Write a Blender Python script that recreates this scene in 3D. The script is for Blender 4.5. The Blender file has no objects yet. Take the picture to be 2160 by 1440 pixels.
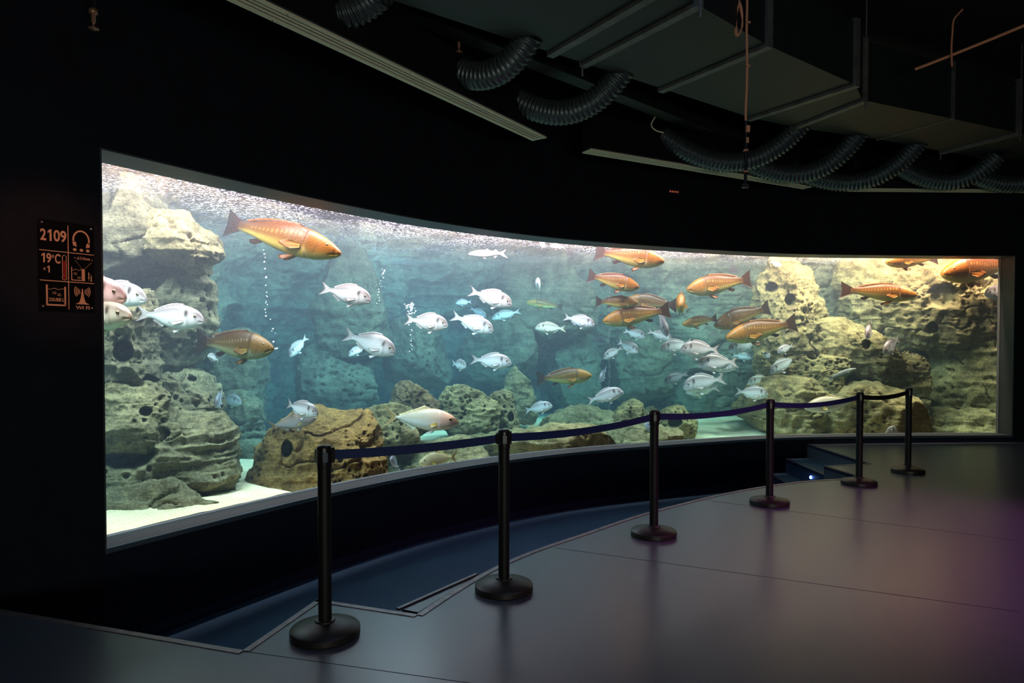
import bpy, bmesh, math, random
import numpy as np
from mathutils import Vector, Matrix

# ------------------------------------------------------------------ camera, world, lights, exposure
SC = bpy.context.scene
COL = SC.collection
F_PX, PITCH, EYE = 1440.0, 0.022, 1.5
PY = 722 + F_PX * math.tan(PITCH)            # principal point row in the 2160x1440 frame

cam_d = bpy.data.cameras.new('camera')
cam_d.sensor_width = 36.0
cam_d.lens = 36.0 * F_PX / 2160.0
cam_d.shift_y = (PY - 720) / 2160.0
cam_d.clip_start, cam_d.clip_end = 0.05, 100
cam = bpy.data.objects.new('camera', cam_d)
COL.objects.link(cam)
cam.location = (0, 0, EYE)
cam.rotation_euler = (math.pi / 2 - PITCH, 0, 0)
SC.camera = cam

world = bpy.data.worlds.new('world')
SC.world = world
world.use_nodes = True
world.node_tree.nodes['Background'].inputs[0].default_value = (0.02, 0.03, 0.05, 1)
world.node_tree.nodes['Background'].inputs[1].default_value = 0.0

SC.view_settings.view_transform = 'Standard'
SC.view_settings.look = 'None'
SC.view_settings.gamma = 1
SC.view_settings.use_curve_mapping = False
SC.view_settings.exposure = 0.0
cy = SC.cycles
cy.max_bounces = 6
cy.diffuse_bounces = 3
cy.glossy_bounces = 3
cy.transmission_bounces = 4
cy.transparent_max_bounces = 16
cy.volume_bounces = 0
cy.sample_clamp_indirect = 4.0
cy.caustics_reflective = False
cy.caustics_refractive = False
cy.use_denoising = True

# the curved aquarium wall in plan, from the left end of the room to the right
WP = [(-4.4, -5.2), (-4.4, -3), (-4.35, -1), (-4.2, 1), (-3.65, 2.8), (-3.2, 3.8), (-2.74, 4.6), (-2.15, 5.58), (-1.68, 6.3),
      (-.95, 7.22), (-.13, 8.0), (.75, 8.62), (1.85, 9.17), (3.7, 9.9), (5.06, 10.12), (7.54, 10.25), (9.2, 10.1),
      (11.2, 9.5), (13.2, 8.3)]


def catmull(P, n=24):
    P = np.array(P, float)
    P = np.vstack([2 * P[0] - P[1], P, 2 * P[-1] - P[-2]])
    out = []
    for i in range(1, len(P) - 2):
        a, b, c, d = P[i - 1:i + 3]
        for t in np.linspace(0, 1, n, endpoint=False):
            out.append(.5 * (2 * b + (c - a) * t + (2 * a - 5 * b + 4 * c - d) * t * t + (3 * b - a - 3 * c + d) * t ** 3))
    out.append(P[-2])
    return np.array(out)


def resample(P, ds):
    L = np.r_[0, np.cumsum(np.linalg.norm(np.diff(P, axis=0), axis=1))]
    n = max(2, int(round(L[-1] / ds)) + 1)
    s = np.linspace(0, L[-1], n)
    return np.stack([np.interp(s, L, P[:, k]) for k in range(P.shape[1])], 1), s


WC, WS = resample(catmull(WP), 0.05)
k = np.exp(-np.linspace(-2, 2, 25) ** 2)
k /= k.sum()
WCs = np.stack([np.convolve(np.pad(WC[:, j], 12, mode='reflect', reflect_type='odd'), k, 'valid') for j in range(2)], 1)
WC, WS = resample(WCs, 0.05)
WT = np.gradient(WC, axis=0)
WT /= np.linalg.norm(WT, axis=1)[:, None]
WN = np.stack([-WT[:, 1], WT[:, 0]], 1)                                   # outward: into the tank


def s_near(x, y):
    return float(WS[np.argmin((WC[:, 0] - x) ** 2 + (WC[:, 1] - y) ** 2)])


def wpt(s, off=0.0):
    s = np.asarray(s, float)
    p = np.stack([np.interp(s, WS, WC[:, j]) for j in range(2)], -1)
    n = np.stack([np.interp(s, WS, WN[:, j]) for j in range(2)], -1)
    ss = np.clip(s, WS[0], WS[-1])
    ext = (s - ss)[..., None] * np.stack([n[..., 1], -n[..., 0]], -1)
    return p + ext + n * np.asarray(off)[..., None]


S0, S1 = s_near(-2.74, 4.6), s_near(7.54, 10.25)
GLASS = 0.30
Z_SILL, Z_HEAD, Z_LOW, Z_CEIL, Z_WATER = 0.10, 2.79, -0.61, 4.9, 2.93


def ray(px, py):
    u, v = (px - 1080) / F_PX, (PY - py) / F_PX
    c, s = math.cos(PITCH), math.sin(PITCH)
    return np.array([u, c + v * s, -s + v * c])


def at(px, py, d):
    return Vector((0, 0, EYE)) + Vector(ray(px, py)) * d


def atz(px, py, z):
    r = ray(px, py)
    return Vector((0, 0, EYE)) + Vector(r) * ((z - EYE) / r[2])


_gp = wpt(np.linspace(S0 - 1.2, S1 + 1.5, 900), GLASS)
_gpx = _gp[:, 0] / _gp[:, 1]


def glass_d(px):
    """forward distance at which the view through this column meets the glass"""
    return float(np.interp((px - 1080) / F_PX, _gpx, _gp[:, 1]))


def lamp(name, kind, loc, target, power, color, size=None, spot=None):
    d = bpy.data.lights.new(name, kind)
    d.energy, d.color = power, color
    if kind == 'AREA':
        d.shape = 'RECTANGLE'
        d.size, d.size_y = size
    elif kind == 'SPOT':
        d.spot_size, d.spot_blend, d.shadow_soft_size = spot, 0.8, size
    else:
        d.shadow_soft_size = size
    o = bpy.data.objects.new(name, d)
    COL.objects.link(o)
    o.location = loc
    o.rotation_euler = (Vector(target) - Vector(loc)).to_track_quat('-Z', 'Y').to_euler()
    return o


TANK_POWER = 355
for i, (fs, off, z, pw, c, sz) in enumerate(
        [(-.03, .47, 3.95, 1.5, (1, 0.68, 0.65), .9), (.09, .47, 3.95, 1.2, (1, 0.67, 0.65), .9), (.20, .47, 3.95, 1.0, (1, 0.66, 0.65), .9),
         (.31, .47, 3.95, 1.0, (1, 0.65, 0.65), .9), (.42, .47, 3.95, 1.0, (1, 0.65, 0.65), .9), (.53, .47, 3.95, 1.0, (1, 0.65, 0.63), .9),
         (.64, .47, 3.95, 1.0, (1, 0.64, 0.57), .9), (.76, .47, 3.95, 1.1, (1, 0.63, 0.49), .9), (.88, .47, 3.95, 1.1, (1, 0.62, 0.45), .9),
         (1.0, .47, 3.95, 1.1, (1, 0.62, 0.45), .9), (.10, 3.2, 4.3, .2, (.9, .95, 1), 1.2), (.38, 3.4, 4.3, .2, (.9, .92, 1), 1.2)]):
    s = S0 + fs * (S1 - S0)
    p, q = wpt(s, off), wpt(s, off + .55)
    lamp('tank_light', 'AREA', (p[0], p[1], z), (q[0], q[1], z - 2.2), TANK_POWER * pw, c, (sz, .25))
lamp('orange_light', 'POINT', (1.2, -1.6, 2.6), (0, 0, 0), 22, (1, .36, .2), .12)
lamp('sign_fill', 'SPOT', (-.9, 2.2, 3.6), (-2.93, 4.38, 2.0), 115, (1, .36, .2), .05, .32)  # added narrow spot to brighten the sign lettering
lamp('magenta_light', 'SPOT', (6.6, 3.2, 4.4), (3.4, 4.9, 0), 700, (.9, .16, .55), .25, .85)
lamp('purple_light', 'SPOT', (3.2, 2.4, 4.7), (3.2, 2.6, 0), 80, (.9, .45, .75), .3, 2.0)
lamp('blue_light', 'AREA', (0.5, 3.0, 4.7), (1.0, 6.0, -.6), 9, (.16, .5, 1), (2, 1.2))
lamp('ceiling_fill', 'AREA', (2.0, -4.4, .9), (2.5, 6.0, 4.2), 105, (.95, 1, .85), (4, 1.2))  # added fill from behind the camera, lifts the vents and duct undersides


# ------------------------------------------------------------------ helpers
def link(o, parent=None):
    COL.objects.link(o)
    if parent is not None:
        o.parent = parent
    return o


def mesh_np(name, V, Fq, mat=None, smooth=True):
    me = bpy.data.meshes.new(name)
    V = np.asarray(V, np.float32)
    Fq = np.asarray(Fq, np.int32)
    me.vertices.add(len(V))
    me.vertices.foreach_set('co', V.ravel())
    k = Fq.shape[1]
    me.loops.add(Fq.size)
    me.loops.foreach_set('vertex_index', Fq.ravel())
    me.polygons.add(len(Fq))
    me.polygons.foreach_set('loop_start', np.arange(0, Fq.size, k, dtype=np.int32))
    me.polygons.foreach_set('use_smooth', np.full(len(Fq), smooth))
    me.update(calc_edges=True)
    if mat:
        me.materials.append(mat)
    return me


def obj_np(name, V, Fq, mat=None, parent=None, smooth=True):
    return link(bpy.data.objects.new(name, mesh_np(name, V, Fq, mat, smooth)), parent)


def grid_faces(nu, nv, wrap_v=False, base=0):
    i = np.arange(nu - 1)[:, None]
    j = np.arange(nv if wrap_v else nv - 1)[None, :]
    j2 = (j + 1) % nv
    return np.stack([base + i * nv + j, base + (i + 1) * nv + j, base + (i + 1) * nv + j2, base + i * nv + j2], -1).reshape(-1, 4)


def obj_bm(name, bm, mat=None, parent=None, smooth=False):
    me = bpy.data.meshes.new(name)
    bmesh.ops.recalc_face_normals(bm, faces=bm.faces[:])
    bm.to_mesh(me)
    bm.free()
    if mat:
        me.materials.append(mat)
    if smooth:
        me.polygons.foreach_set('use_smooth', np.full(len(me.polygons), True))
    return link(bpy.data.objects.new(name, me), parent)


def tag(o, label=None, cat=None, group=None, kind=None):
    if label: o['label'] = label
    if cat: o['category'] = cat
    if group: o['group'] = group
    if kind: o['kind'] = kind
    return o


def empty(name, loc=(0, 0, 0), rz=0.0):
    o = bpy.data.objects.new(name, None)
    o.empty_display_size = .1
    o.location = loc
    o.rotation_euler = (0, 0, rz)
    return link(o)


def prism(bm, pts, z0, z1):
    """vertical prism over a polygon in plan"""
    from mathutils.geometry import tessellate_polygon
    lo = [bm.verts.new((p[0], p[1], z0)) for p in pts]
    hi = [bm.verts.new((p[0], p[1], z1)) for p in pts]
    for t in tessellate_polygon([[Vector((p[0], p[1], 0)) for p in pts]]):
        bm.faces.new([hi[i] for i in t])
        bm.faces.new([lo[i] for i in reversed(t)])
    n = len(pts)
    for i in range(n):
        bm.faces.new([lo[i], lo[(i + 1) % n], hi[(i + 1) % n], hi[i]])


def box(bm, c, size, rz=0.0, axes=None, bevel=0.0):
    if axes is None:
        ax = Vector((math.cos(rz), math.sin(rz), 0)), Vector((-math.sin(rz), math.cos(rz), 0)), Vector((0, 0, 1))
    else:
        ax = [Vector(a) for a in axes]
    c = Vector(c)
    vs = {}
    for i in (-1, 1):
        for j in (-1, 1):
            for k_ in (-1, 1):
                vs[i, j, k_] = bm.verts.new(c + ax[0] * i * size[0] / 2 + ax[1] * j * size[1] / 2 + ax[2] * k_ * size[2] / 2)
    fs = []
    for a in range(3):
        for sgn in (-1, 1):
            o = [x for x in range(3) if x != a]
            q = []
            for e in ((-1, -1), (1, -1), (1, 1), (-1, 1)):
                kk = [0, 0, 0]
                kk[a] = sgn
                kk[o[0]], kk[o[1]] = e
                q.append(vs[tuple(kk)])
            fs.append(bm.faces.new(q))
    if bevel:
        es = list({e for f in fs for e in f.edges})
        bmesh.ops.bevel(bm, geom=es, offset=bevel, segments=2, affect='EDGES', profile=.6)


def box_obj(name, c, size, mat, parent=None, rz=0.0, bevel=0.0, axes=None):
    bm = bmesh.new()
    box(bm, c, size, rz, axes, bevel)
    return obj_bm(name, bm, mat, parent)


def lathe(prof, seg=32):
    """prof: list of (r, z)"""
    a = np.linspace(0, 2 * np.pi, seg, endpoint=False)
    V = np.array([[r * np.cos(t), r * np.sin(t), z] for r, z in prof for t in a])
    F = grid_faces(len(prof), seg, True)[:, ::-1]
    return V, F


def tube_np(path, rad, seg=10):
    P = np.asarray(path, float)
    rad = np.broadcast_to(np.asarray(rad, float), (len(P),))
    T = np.gradient(P, axis=0)
    T /= np.linalg.norm(T, axis=1)[:, None] + 1e-9
    up = np.array([0, 0, 1.0]) if abs(T[0, 2]) < .9 else np.array([1.0, 0, 0])
    V = []
    n1 = np.cross(T[0], up)
    n1 /= np.linalg.norm(n1)
    a = np.linspace(0, 2 * np.pi, seg, endpoint=False)
    for p, t, r in zip(P, T, rad):
        n1 = n1 - t * np.dot(n1, t)
        n1 /= np.linalg.norm(n1)
        n2 = np.cross(t, n1)
        V.append(p + r * (np.cos(a)[:, None] * n1 + np.sin(a)[:, None] * n2))
    return np.vstack(V), grid_faces(len(P), seg, True)


# ---- numpy noise
def _h(ix, iy, iz, seed):
    n = (ix.astype(np.int64) * 374761393 + iy.astype(np.int64) * 668265263 + iz.astype(np.int64) * 2147483647 + seed * 1274126177) & 0xFFFFFFFF
    n = ((n ^ (n >> 13)) * 1274126177) & 0xFFFFFFFF
    n = ((n ^ (n >> 15)) * 2246822519) & 0xFFFFFFFF
    return (n ^ (n >> 16)) & 0xFFFFFFFF


def vnoise(P, seed=0):
    """smooth 3-D value noise in -1..1"""
    I = np.floor(P).astype(np.int64)
    f = P - I
    f = f * f * f * (f * (f * 6 - 15) + 10)
    r = 0
    for dx in (0, 1):
        wx = f[:, 0] if dx else 1 - f[:, 0]
        for dy in (0, 1):
            wy = f[:, 1] if dy else 1 - f[:, 1]
            for dz in (0, 1):
                wz = f[:, 2] if dz else 1 - f[:, 2]
                r = r + wx * wy * wz * (_h(I[:, 0] + dx, I[:, 1] + dy, I[:, 2] + dz, seed) / 2147483648.0 - 1)
    return r


def fbm(P, oct=4, seed=0, ridged=False):
    a, s, t = 1.0, 0.0, 0.0
    for o in range(oct):
        n = vnoise(P * 2 ** o + o * 17.3, seed + o)
        s = s + a * ((1 - 2 * np.abs(n)) if ridged else n)
        t += a
        a *= .5
    return s / t


def worley(P, seed=0):
    I = np.floor(P).astype(np.int64)
    f = P - I
    best = np.full(len(P), 9.0)
    rnd = np.zeros(len(P))
    for dx in (-1, 0, 1):
        for dy in (-1, 0, 1):
            for dz in (-1, 0, 1):
                h = _h(I[:, 0] + dx, I[:, 1] + dy, I[:, 2] + dz, seed)
                o = np.stack([(h & 1023) / 1023, ((h >> 10) & 1023) / 1023, ((h >> 20) & 1023) / 1023], 1)
                d = np.linalg.norm(o + np.array([dx, dy, dz]) - f, axis=1)
                m = d < best
                best[m] = d[m]
                rnd[m] = ((h[m] >> 7) & 255) / 255
    return best, rnd


def sstep(a, b, x):
    t = np.clip((x - a) / (b - a), 0, 1)
    return t * t * (3 - 2 * t)


# ------------------------------------------------------------------ materials
def new_mat(name):
    m = bpy.data.materials.new(name)
    m.use_nodes = True
    nt = m.node_tree
    return m, nt, nt.nodes['Principled BSDF'], nt.nodes['Material Output']


def N(nt, kind, **kw):
    n = nt.nodes.new(kind)
    for a, v in kw.items():
        setattr(n, a, v)
    return n


def ramp(nt, fac, stops):
    r = N(nt, 'ShaderNodeValToRGB')
    el = r.color_ramp.elements
    while len(el) < len(stops):
        el.new(.5)
    for e, (p, c) in zip(el, stops):
        e.position = p
        e.color = (*c, 1) if len(c) == 3 else c
    nt.links.new(fac, r.inputs[0])
    return r.outputs[0]


def noise_tex(nt, scale, detail=4, rough=.55, coord='Object', vscale=None, dist=0.0):
    tc = N(nt, 'ShaderNodeTexCoord')
    src = tc.outputs[coord]
    if vscale:
        mp = N(nt, 'ShaderNodeMapping')
        mp.inputs['Scale'].default_value = vscale
        nt.links.new(src, mp.inputs[0])
        src = mp.outputs[0]
    n = N(nt, 'ShaderNodeTexNoise')
    n.inputs['Scale'].default_value = scale
    n.inputs['Detail'].default_value = detail
    n.inputs['Roughness'].default_value = rough
    n.inputs['Distortion'].default_value = dist
    nt.links.new(src, n.inputs['Vector'])
    return n.outputs['Fac']


def mixc(nt, fac, a, b, mode='MIX'):
    m = N(nt, 'ShaderNodeMix', data_type='RGBA', blend_type=mode)
    for sock, v in ((m.inputs[0], fac), (m.inputs[6], a), (m.inputs[7], b)):
        if hasattr(v, 'links') or isinstance(v, bpy.types.NodeSocket):
            nt.links.new(v, sock)
        else:
            sock.default_value = v if not isinstance(v, tuple) or len(v) == 4 else (*v, 1)
    return m.outputs[2]


def bump(nt, h, strength, dist=.01, chain=None):
    b = N(nt, 'ShaderNodeBump')
    b.inputs['Strength'].default_value = strength
    b.inputs['Distance'].default_value = dist
    nt.links.new(h, b.inputs['Height'])
    if chain:
        nt.links.new(chain, b.inputs['Normal'])
    return b.outputs[0]


def plain(name, col, rough=.5, metal=0.0, spec=.5, noise=None):
    m, nt, p, out = new_mat(name)
    p.inputs['Base Color'].default_value = (*col, 1)
    p.inputs['Roughness'].default_value = rough
    p.inputs['Metallic'].default_value = metal
    p.inputs['Specular IOR Level'].default_value = spec
    if noise:
        sc, amt = noise
        f = noise_tex(nt, sc, 5)
        c = ramp(nt, f, [(.3, tuple(x * (1 - amt) for x in col)), (.7, tuple(min(1, x * (1 + amt)) for x in col))])
        nt.links.new(c, p.inputs['Base Color'])
        nt.links.new(bump(nt, f, .15, .002), p.inputs['Normal'])
    return m


def emitter(name, col, s):
    m, nt, p, out = new_mat(name)
    p.inputs['Base Color'].default_value = (*[min(1, c) for c in col], 1)
    p.inputs['Emission Color'].default_value = (*col, 1)
    p.inputs['Emission Strength'].default_value = s
    return m


M = {}
M['wall'] = plain('black_wall_paint', (.0065, .009, .016), .75, spec=.25, noise=(6, .25))
M['wall_low'] = plain('navy_wall_paint', (.004, .010, .022), .7, spec=.25, noise=(6, .25))
M['sill_metal'] = plain('blue_grey_sill_edge', (.10, .15, .19), .4, metal=.4)
M['reveal'] = plain('grey_window_lining', (.05, .065, .072), .6, noise=(60, .25))
M['ceiling'] = plain('dark_ceiling', (.018, .018, .02), .8, noise=(5, .4))
M['duct'] = plain('grey_duct_metal', (.0125, .0165, .018), .55, metal=.15, noise=(4, .18))
M['flange'] = plain('duct_flange_metal', (.13, .13, .13), .5, metal=.3, noise=(9, .3))
M['hose'] = plain('flexible_hose', (.085, .115, .125), .36, metal=.5, noise=(30, .3))
M['cream'] = plain('cream_vent_paint', (.9, .84, .62), .5)
M['black'] = plain('black_metal', (.009, .009, .010), .5, spec=.3)
M['black_gloss'] = plain('black_plastic', (.011, .011, .012), .35)
M['post_base'] = plain('black_rubber_base', (.018, .016, .015), .42, noise=(60, .2))
M['belt'] = plain('navy_belt_webbing', (.012, .03, .12), .7, noise=(120, .2))
M['belt_dark'] = plain('black_belt_webbing', (.008, .009, .014), .7)
M['label'] = plain('blue_grey_label', (.05, .08, .13), .5)
M['trim'] = plain('brushed_metal_trim', (.23, .2, .21), .38, metal=.55, noise=(14, .35))
M['nosing'] = plain('dark_blue_nosing', (.008, .014, .045), .45)
M['orange'] = plain('orange_cord', (.7, .28, .14), .55)
M['brass'] = plain('brass', (.55, .3, .2), .35, metal=.6)
M['white_print'] = plain('white_print', (.85, .46, .27), .6)
M['red_print'] = plain('red_print', (.35, .01, .01), .6)
M['bolt'] = plain('steel_bolt', (.5, .45, .42), .3, metal=.8)
M['led'] = emitter('blue_led', (.18, .4, 1), 9)
M['red_led'] = emitter('red_indicator', (.8, .16, .1), .22)


def floor_mat(name, base, rough, spec=.5):
    m, nt, p, out = new_mat(name)
    f = noise_tex(nt, 1.3, 6, .6)
    g = noise_tex(nt, 260, 2)
    c = ramp(nt, f, [(.3, tuple(x * .95 for x in base)), (.7, tuple(x * 1.05 for x in base))])
    c = mixc(nt, .25, c, ramp(nt, g, [(.35, tuple(x * .6 for x in base)), (.65, tuple(x * 1.5 for x in base))]))
    nt.links.new(c, p.inputs['Base Color'])
    r = N(nt, 'ShaderNodeMapRange')
    r.inputs['To Min'].default_value, r.inputs['To Max'].default_value = rough * .96, rough * 1.05
    nt.links.new(f, r.inputs[0])
    nt.links.new(r.outputs[0], p.inputs['Roughness'])
    p.inputs['Specular IOR Level'].default_value = spec
    nt.links.new(bump(nt, g, .02, .001), p.inputs['Normal'])
    return m


M['floor'] = floor_mat('grey_vinyl_floor', (.085, .108, .140), .28, 1.0)
M['trench'] = floor_mat('blue_vinyl_floor', (.028, .080, .140), .6, .2)
M['riser'] = plain('blue_vinyl_riser', (.014, .042, .10), .55)


def rock_mat():
    m, nt, p, out = new_mat('rock')
    oi = N(nt, 'ShaderNodeObjectInfo')
    big = noise_tex(nt, 1.6, 5, .6, dist=.4)
    mid = noise_tex(nt, 7, 6, .65)
    fine = noise_tex(nt, 45, 5, .7)
    lay = noise_tex(nt, 3.0, 5, .6, vscale=(.6, .6, 5), dist=.6)
    c = ramp(nt, big, [(.3, (.55, .52, .49)), (.48, (.82, .78, .70)), (.62, (1.05, 1.0, .92)), (.75, (.75, .72, .70))])
    c = mixc(nt, .5, c, ramp(nt, lay, [(.35, (.5, .47, .44)), (.55, (.95, .92, .87)), (.7, (1.2, 1.14, 1.0))]), 'MULTIPLY')
    c = mixc(nt, .75, c, ramp(nt, mid, [(.32, (.42, .38, .33)), (.5, (.95, .95, .9)), (.68, (1.35, 1.3, 1.1))]), 'MULTIPLY')
    c = mixc(nt, .7, c, ramp(nt, fine, [(.36, (.40, .38, .36)), (.52, (1, 1, 1)), (.66, (1.6, 1.55, 1.4))]), 'MULTIPLY')
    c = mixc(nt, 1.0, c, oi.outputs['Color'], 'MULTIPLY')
    red = noise_tex(nt, 2.3, 4, .6)
    rm = ramp(nt, red, [(.60, (0, 0, 0)), (.70, (1, 1, 1))])
    rm2 = N(nt, 'ShaderNodeMath', operation='MULTIPLY')
    nt.links.new(rm, rm2.inputs[0])
    nt.links.new(oi.outputs['Alpha'], rm2.inputs[1])
    c = mixc(nt, rm2.outputs[0], c, (.16, .075, .07))
    nt.links.new(c, p.inputs['Base Color'])
    p.inputs['Roughness'].default_value = .9
    p.inputs['Specular IOR Level'].default_value = .15
    # porous relief
    tc = N(nt, 'ShaderNodeTexCoord')
    vo = N(nt, 'ShaderNodeTexVoronoi')
    vo.inputs['Scale'].default_value = 22
    nt.links.new(tc.outputs['Object'], vo.inputs['Vector'])
    b1 = bump(nt, mid, .5, .05)
    b2 = bump(nt, fine, .55, .012, b1)
    b3 = bump(nt, lay, .35, .05, b2)
    nt.links.new(b3, p.inputs['Normal'])
    return m


M['rock'] = rock_mat()


def sand_mat():
    m, nt, p, out = new_mat('sand')
    f = noise_tex(nt, 110, 3, .7)
    g = noise_tex(nt, 5, 4)
    c = ramp(nt, f, [(.3, (.38, .22, .10)), (.45, (.82, .58, .34)), (.62, (.97, .76, .52))])
    c = mixc(nt, .5, c, ramp(nt, g, [(.35, (.75, .7, .6)), (.65, (1.05, 1.05, 1))]), 'MULTIPLY')
    nt.links.new(c, p.inputs['Base Color'])
    p.inputs['Roughness'].default_value = .9
    nt.links.new(bump(nt, f, .8, .012), p.inputs['Normal'])
    return m


M['sand'] = sand_mat()


def pane_mat():
    m, nt, p, out = new_mat('clear_acrylic')
    nt.nodes.remove(p)
    tr = N(nt, 'ShaderNodeBsdfTransparent')
    tr.inputs[0].default_value = (.965, .975, .975, 1)
    gl = N(nt, 'ShaderNodeBsdfGlossy')
    gl.inputs['Roughness'].default_value = .01
    gl.inputs[0].default_value = (1, 1, 1, 1)
    fr = N(nt, 'ShaderNodeFresnel')
    fr.inputs['IOR'].default_value = 1.38
    mx = N(nt, 'ShaderNodeMixShader')
    nt.links.new(fr.outputs[0], mx.inputs[0])
    nt.links.new(tr.outputs[0], mx.inputs[1])
    nt.links.new(gl.outputs[0], mx.inputs[2])
    nt.links.new(mx.outputs[0], out.inputs['Surface'])
    return m


M['pane'] = pane_mat()


def joint_mat():
    m, nt, p, out = new_mat('clear_joint')
    nt.nodes.remove(p)
    tr = N(nt, 'ShaderNodeBsdfTransparent')
    tl = N(nt, 'ShaderNodeBsdfTranslucent')
    tl.inputs[0].default_value = (.8, .85, .9, 1)
    mx = N(nt, 'ShaderNodeMixShader')
    mx.inputs[0].default_value = .09
    nt.links.new(tr.outputs[0], mx.inputs[1])
    nt.links.new(tl.outputs[0], mx.inputs[2])
    nt.links.new(mx.outputs[0], out.inputs['Surface'])
    return m


M['joint'] = joint_mat()


def water_surface_mat():
    m, nt, p, out = new_mat('rippled_water_surface')
    nt.nodes.remove(p)
    tc = N(nt, 'ShaderNodeTexCoord')
    n1 = noise_tex(nt, 9, 3, .6, vscale=(1, 1, 1), dist=.8)
    n2 = noise_tex(nt, 1.1, 3, .5)
    n3 = noise_tex(nt, 30, 2, .5, dist=1.0)
    glare_flecks = ramp(nt, n3, [(.55, (0, 0, 0)), (.61, (1, 1, 1))])  # pale translucent flecks imitate lamp glare on the ripples
    patch = ramp(nt, n2, [(.36, (.12, .12, .12)), (.58, (1, 1, 1))])
    fm = N(nt, 'ShaderNodeMath', operation='MULTIPLY')
    nt.links.new(glare_flecks, fm.inputs[0])
    nt.links.new(patch, fm.inputs[1])
    tr = N(nt, 'ShaderNodeBsdfTransparent')
    gl = N(nt, 'ShaderNodeBsdfGlossy')
    gl.inputs['Roughness'].default_value = .12
    gl.inputs[0].default_value = (.9, .95, 1, 1)
    nt.links.new(bump(nt, n1, .6, .03), gl.inputs['Normal'])
    tl = N(nt, 'ShaderNodeBsdfTranslucent')
    tl.inputs[0].default_value = (.30, .30, .33, 1)
    a = N(nt, 'ShaderNodeMixShader')
    a.inputs[0].default_value = .18
    nt.links.new(tr.outputs[0], a.inputs[1])
    nt.links.new(gl.outputs[0], a.inputs[2])
    b0 = N(nt, 'ShaderNodeMixShader')
    b0.inputs[0].default_value = .006
    nt.links.new(a.outputs[0], b0.inputs[1])
    nt.links.new(tl.outputs[0], b0.inputs[2])
    b = N(nt, 'ShaderNodeMixShader')
    nt.links.new(fm.outputs[0], b.inputs[0])
    nt.links.new(b0.outputs[0], b.inputs[1])
    nt.links.new(tl.outputs[0], b.inputs[2])
    nt.links.new(b.outputs[0], out.inputs['Surface'])
    return m


M['surface'] = water_surface_mat()


def water_volume_mat():
    m, nt, p, out = new_mat('water_haze')
    nt.nodes.remove(p)
    ab = N(nt, 'ShaderNodeVolumeAbsorption')
    ab.inputs['Color'].default_value = (0.0, .79, .93, 1)
    ab.inputs['Density'].default_value = .36
    sc = N(nt, 'ShaderNodeVolumeScatter')
    sc.inputs['Color'].default_value = (.72, .84, 1, 1)
    sc.inputs['Density'].default_value = .05
    sc.inputs['Anisotropy'].default_value = .1
    ad = N(nt, 'ShaderNodeAddShader')
    nt.links.new(ab.outputs[0], ad.inputs[0])
    nt.links.new(sc.outputs[0], ad.inputs[1])
    nt.links.new(ad.outputs[0], out.inputs['Volume'])
    return m


M['water'] = water_volume_mat()


def bubble_mat():
    m, nt, p, out = new_mat('air_bubbles')
    p.inputs['Base Color'].default_value = (.9, .95, 1, 1)
    p.inputs['Roughness'].default_value = .15
    return m


M['bubble'] = bubble_mat()


def fish_mat(name, rough=.38, scale_b=.25, spec=.5):
    m, nt, p, out = new_mat(name)
    at_ = N(nt, 'ShaderNodeAttribute', attribute_name='col')
    oi = N(nt, 'ShaderNodeObjectInfo')
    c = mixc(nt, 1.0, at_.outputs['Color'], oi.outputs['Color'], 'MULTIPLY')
    f = noise_tex(nt, 55, 3, .6, vscale=(1, 1, 1))
    c = mixc(nt, .15, c, ramp(nt, f, [(.35, (.6, .6, .6)), (.6, (1.12, 1.12, 1.12))]), 'MULTIPLY')
    nt.links.new(c, p.inputs['Base Color'])
    p.inputs['Roughness'].default_value = rough
    p.inputs['Specular IOR Level'].default_value = spec
    tc = N(nt, 'ShaderNodeTexCoord')
    vo = N(nt, 'ShaderNodeTexVoronoi')
    vo.inputs['Scale'].default_value = 110
    nt.links.new(tc.outputs['Object'], vo.inputs['Vector'])
    nt.links.new(bump(nt, vo.outputs['Distance'], scale_b, .01), p.inputs['Normal'])
    return m


M['fish'] = fish_mat('silver_fish_skin', .36, .07)
M['brown_fish'] = fish_mat('brown_fish_skin', .42, .16, .25)
M['fin'] = fish_mat('fish_fin', .5, .0, .3)
M['eye'] = plain('dark_fish_eye', (.015, .012, .01), .12)
M['iris'] = plain('golden_fish_iris', (.30, .22, .09), .35)

# ------------------------------------------------------------------ structure: wall, window, floor, ceiling
SL = [s for s in WS if s > S0 - 9.9]


def strip(name, sarr, prof, mat, parent=None, smooth=False, close=False):
    """sweep an (offset, z) profile along the curved wall"""
    sarr = np.asarray(sarr)
    V = []
    for o_, z in prof:
        p = wpt(sarr, np.full(len(sarr), o_))
        V.append(np.c_[p, np.full(len(p), z)])
    V = np.stack(V, 1).reshape(-1, 3)
    nv = len(prof)
    F = grid_faces(len(sarr), nv, close)
    if close:
        n = len(sarr)
        bm = bmesh.new()
        vs = [bm.verts.new(v) for v in V]
        for f in F:
            bm.faces.new([vs[i] for i in f])
        bm.faces.new(vs[:nv])
        bm.faces.new(vs[(n - 1) * nv:])
        o = obj_bm(name, bm, mat, parent)
        if smooth:
            o.data.polygons.foreach_set('use_smooth', np.full(len(o.data.polygons), True))
            o.data.set_sharp_from_angle(angle=.6)
        return o
    return obj_np(name, V, F, mat, parent, smooth)


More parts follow.
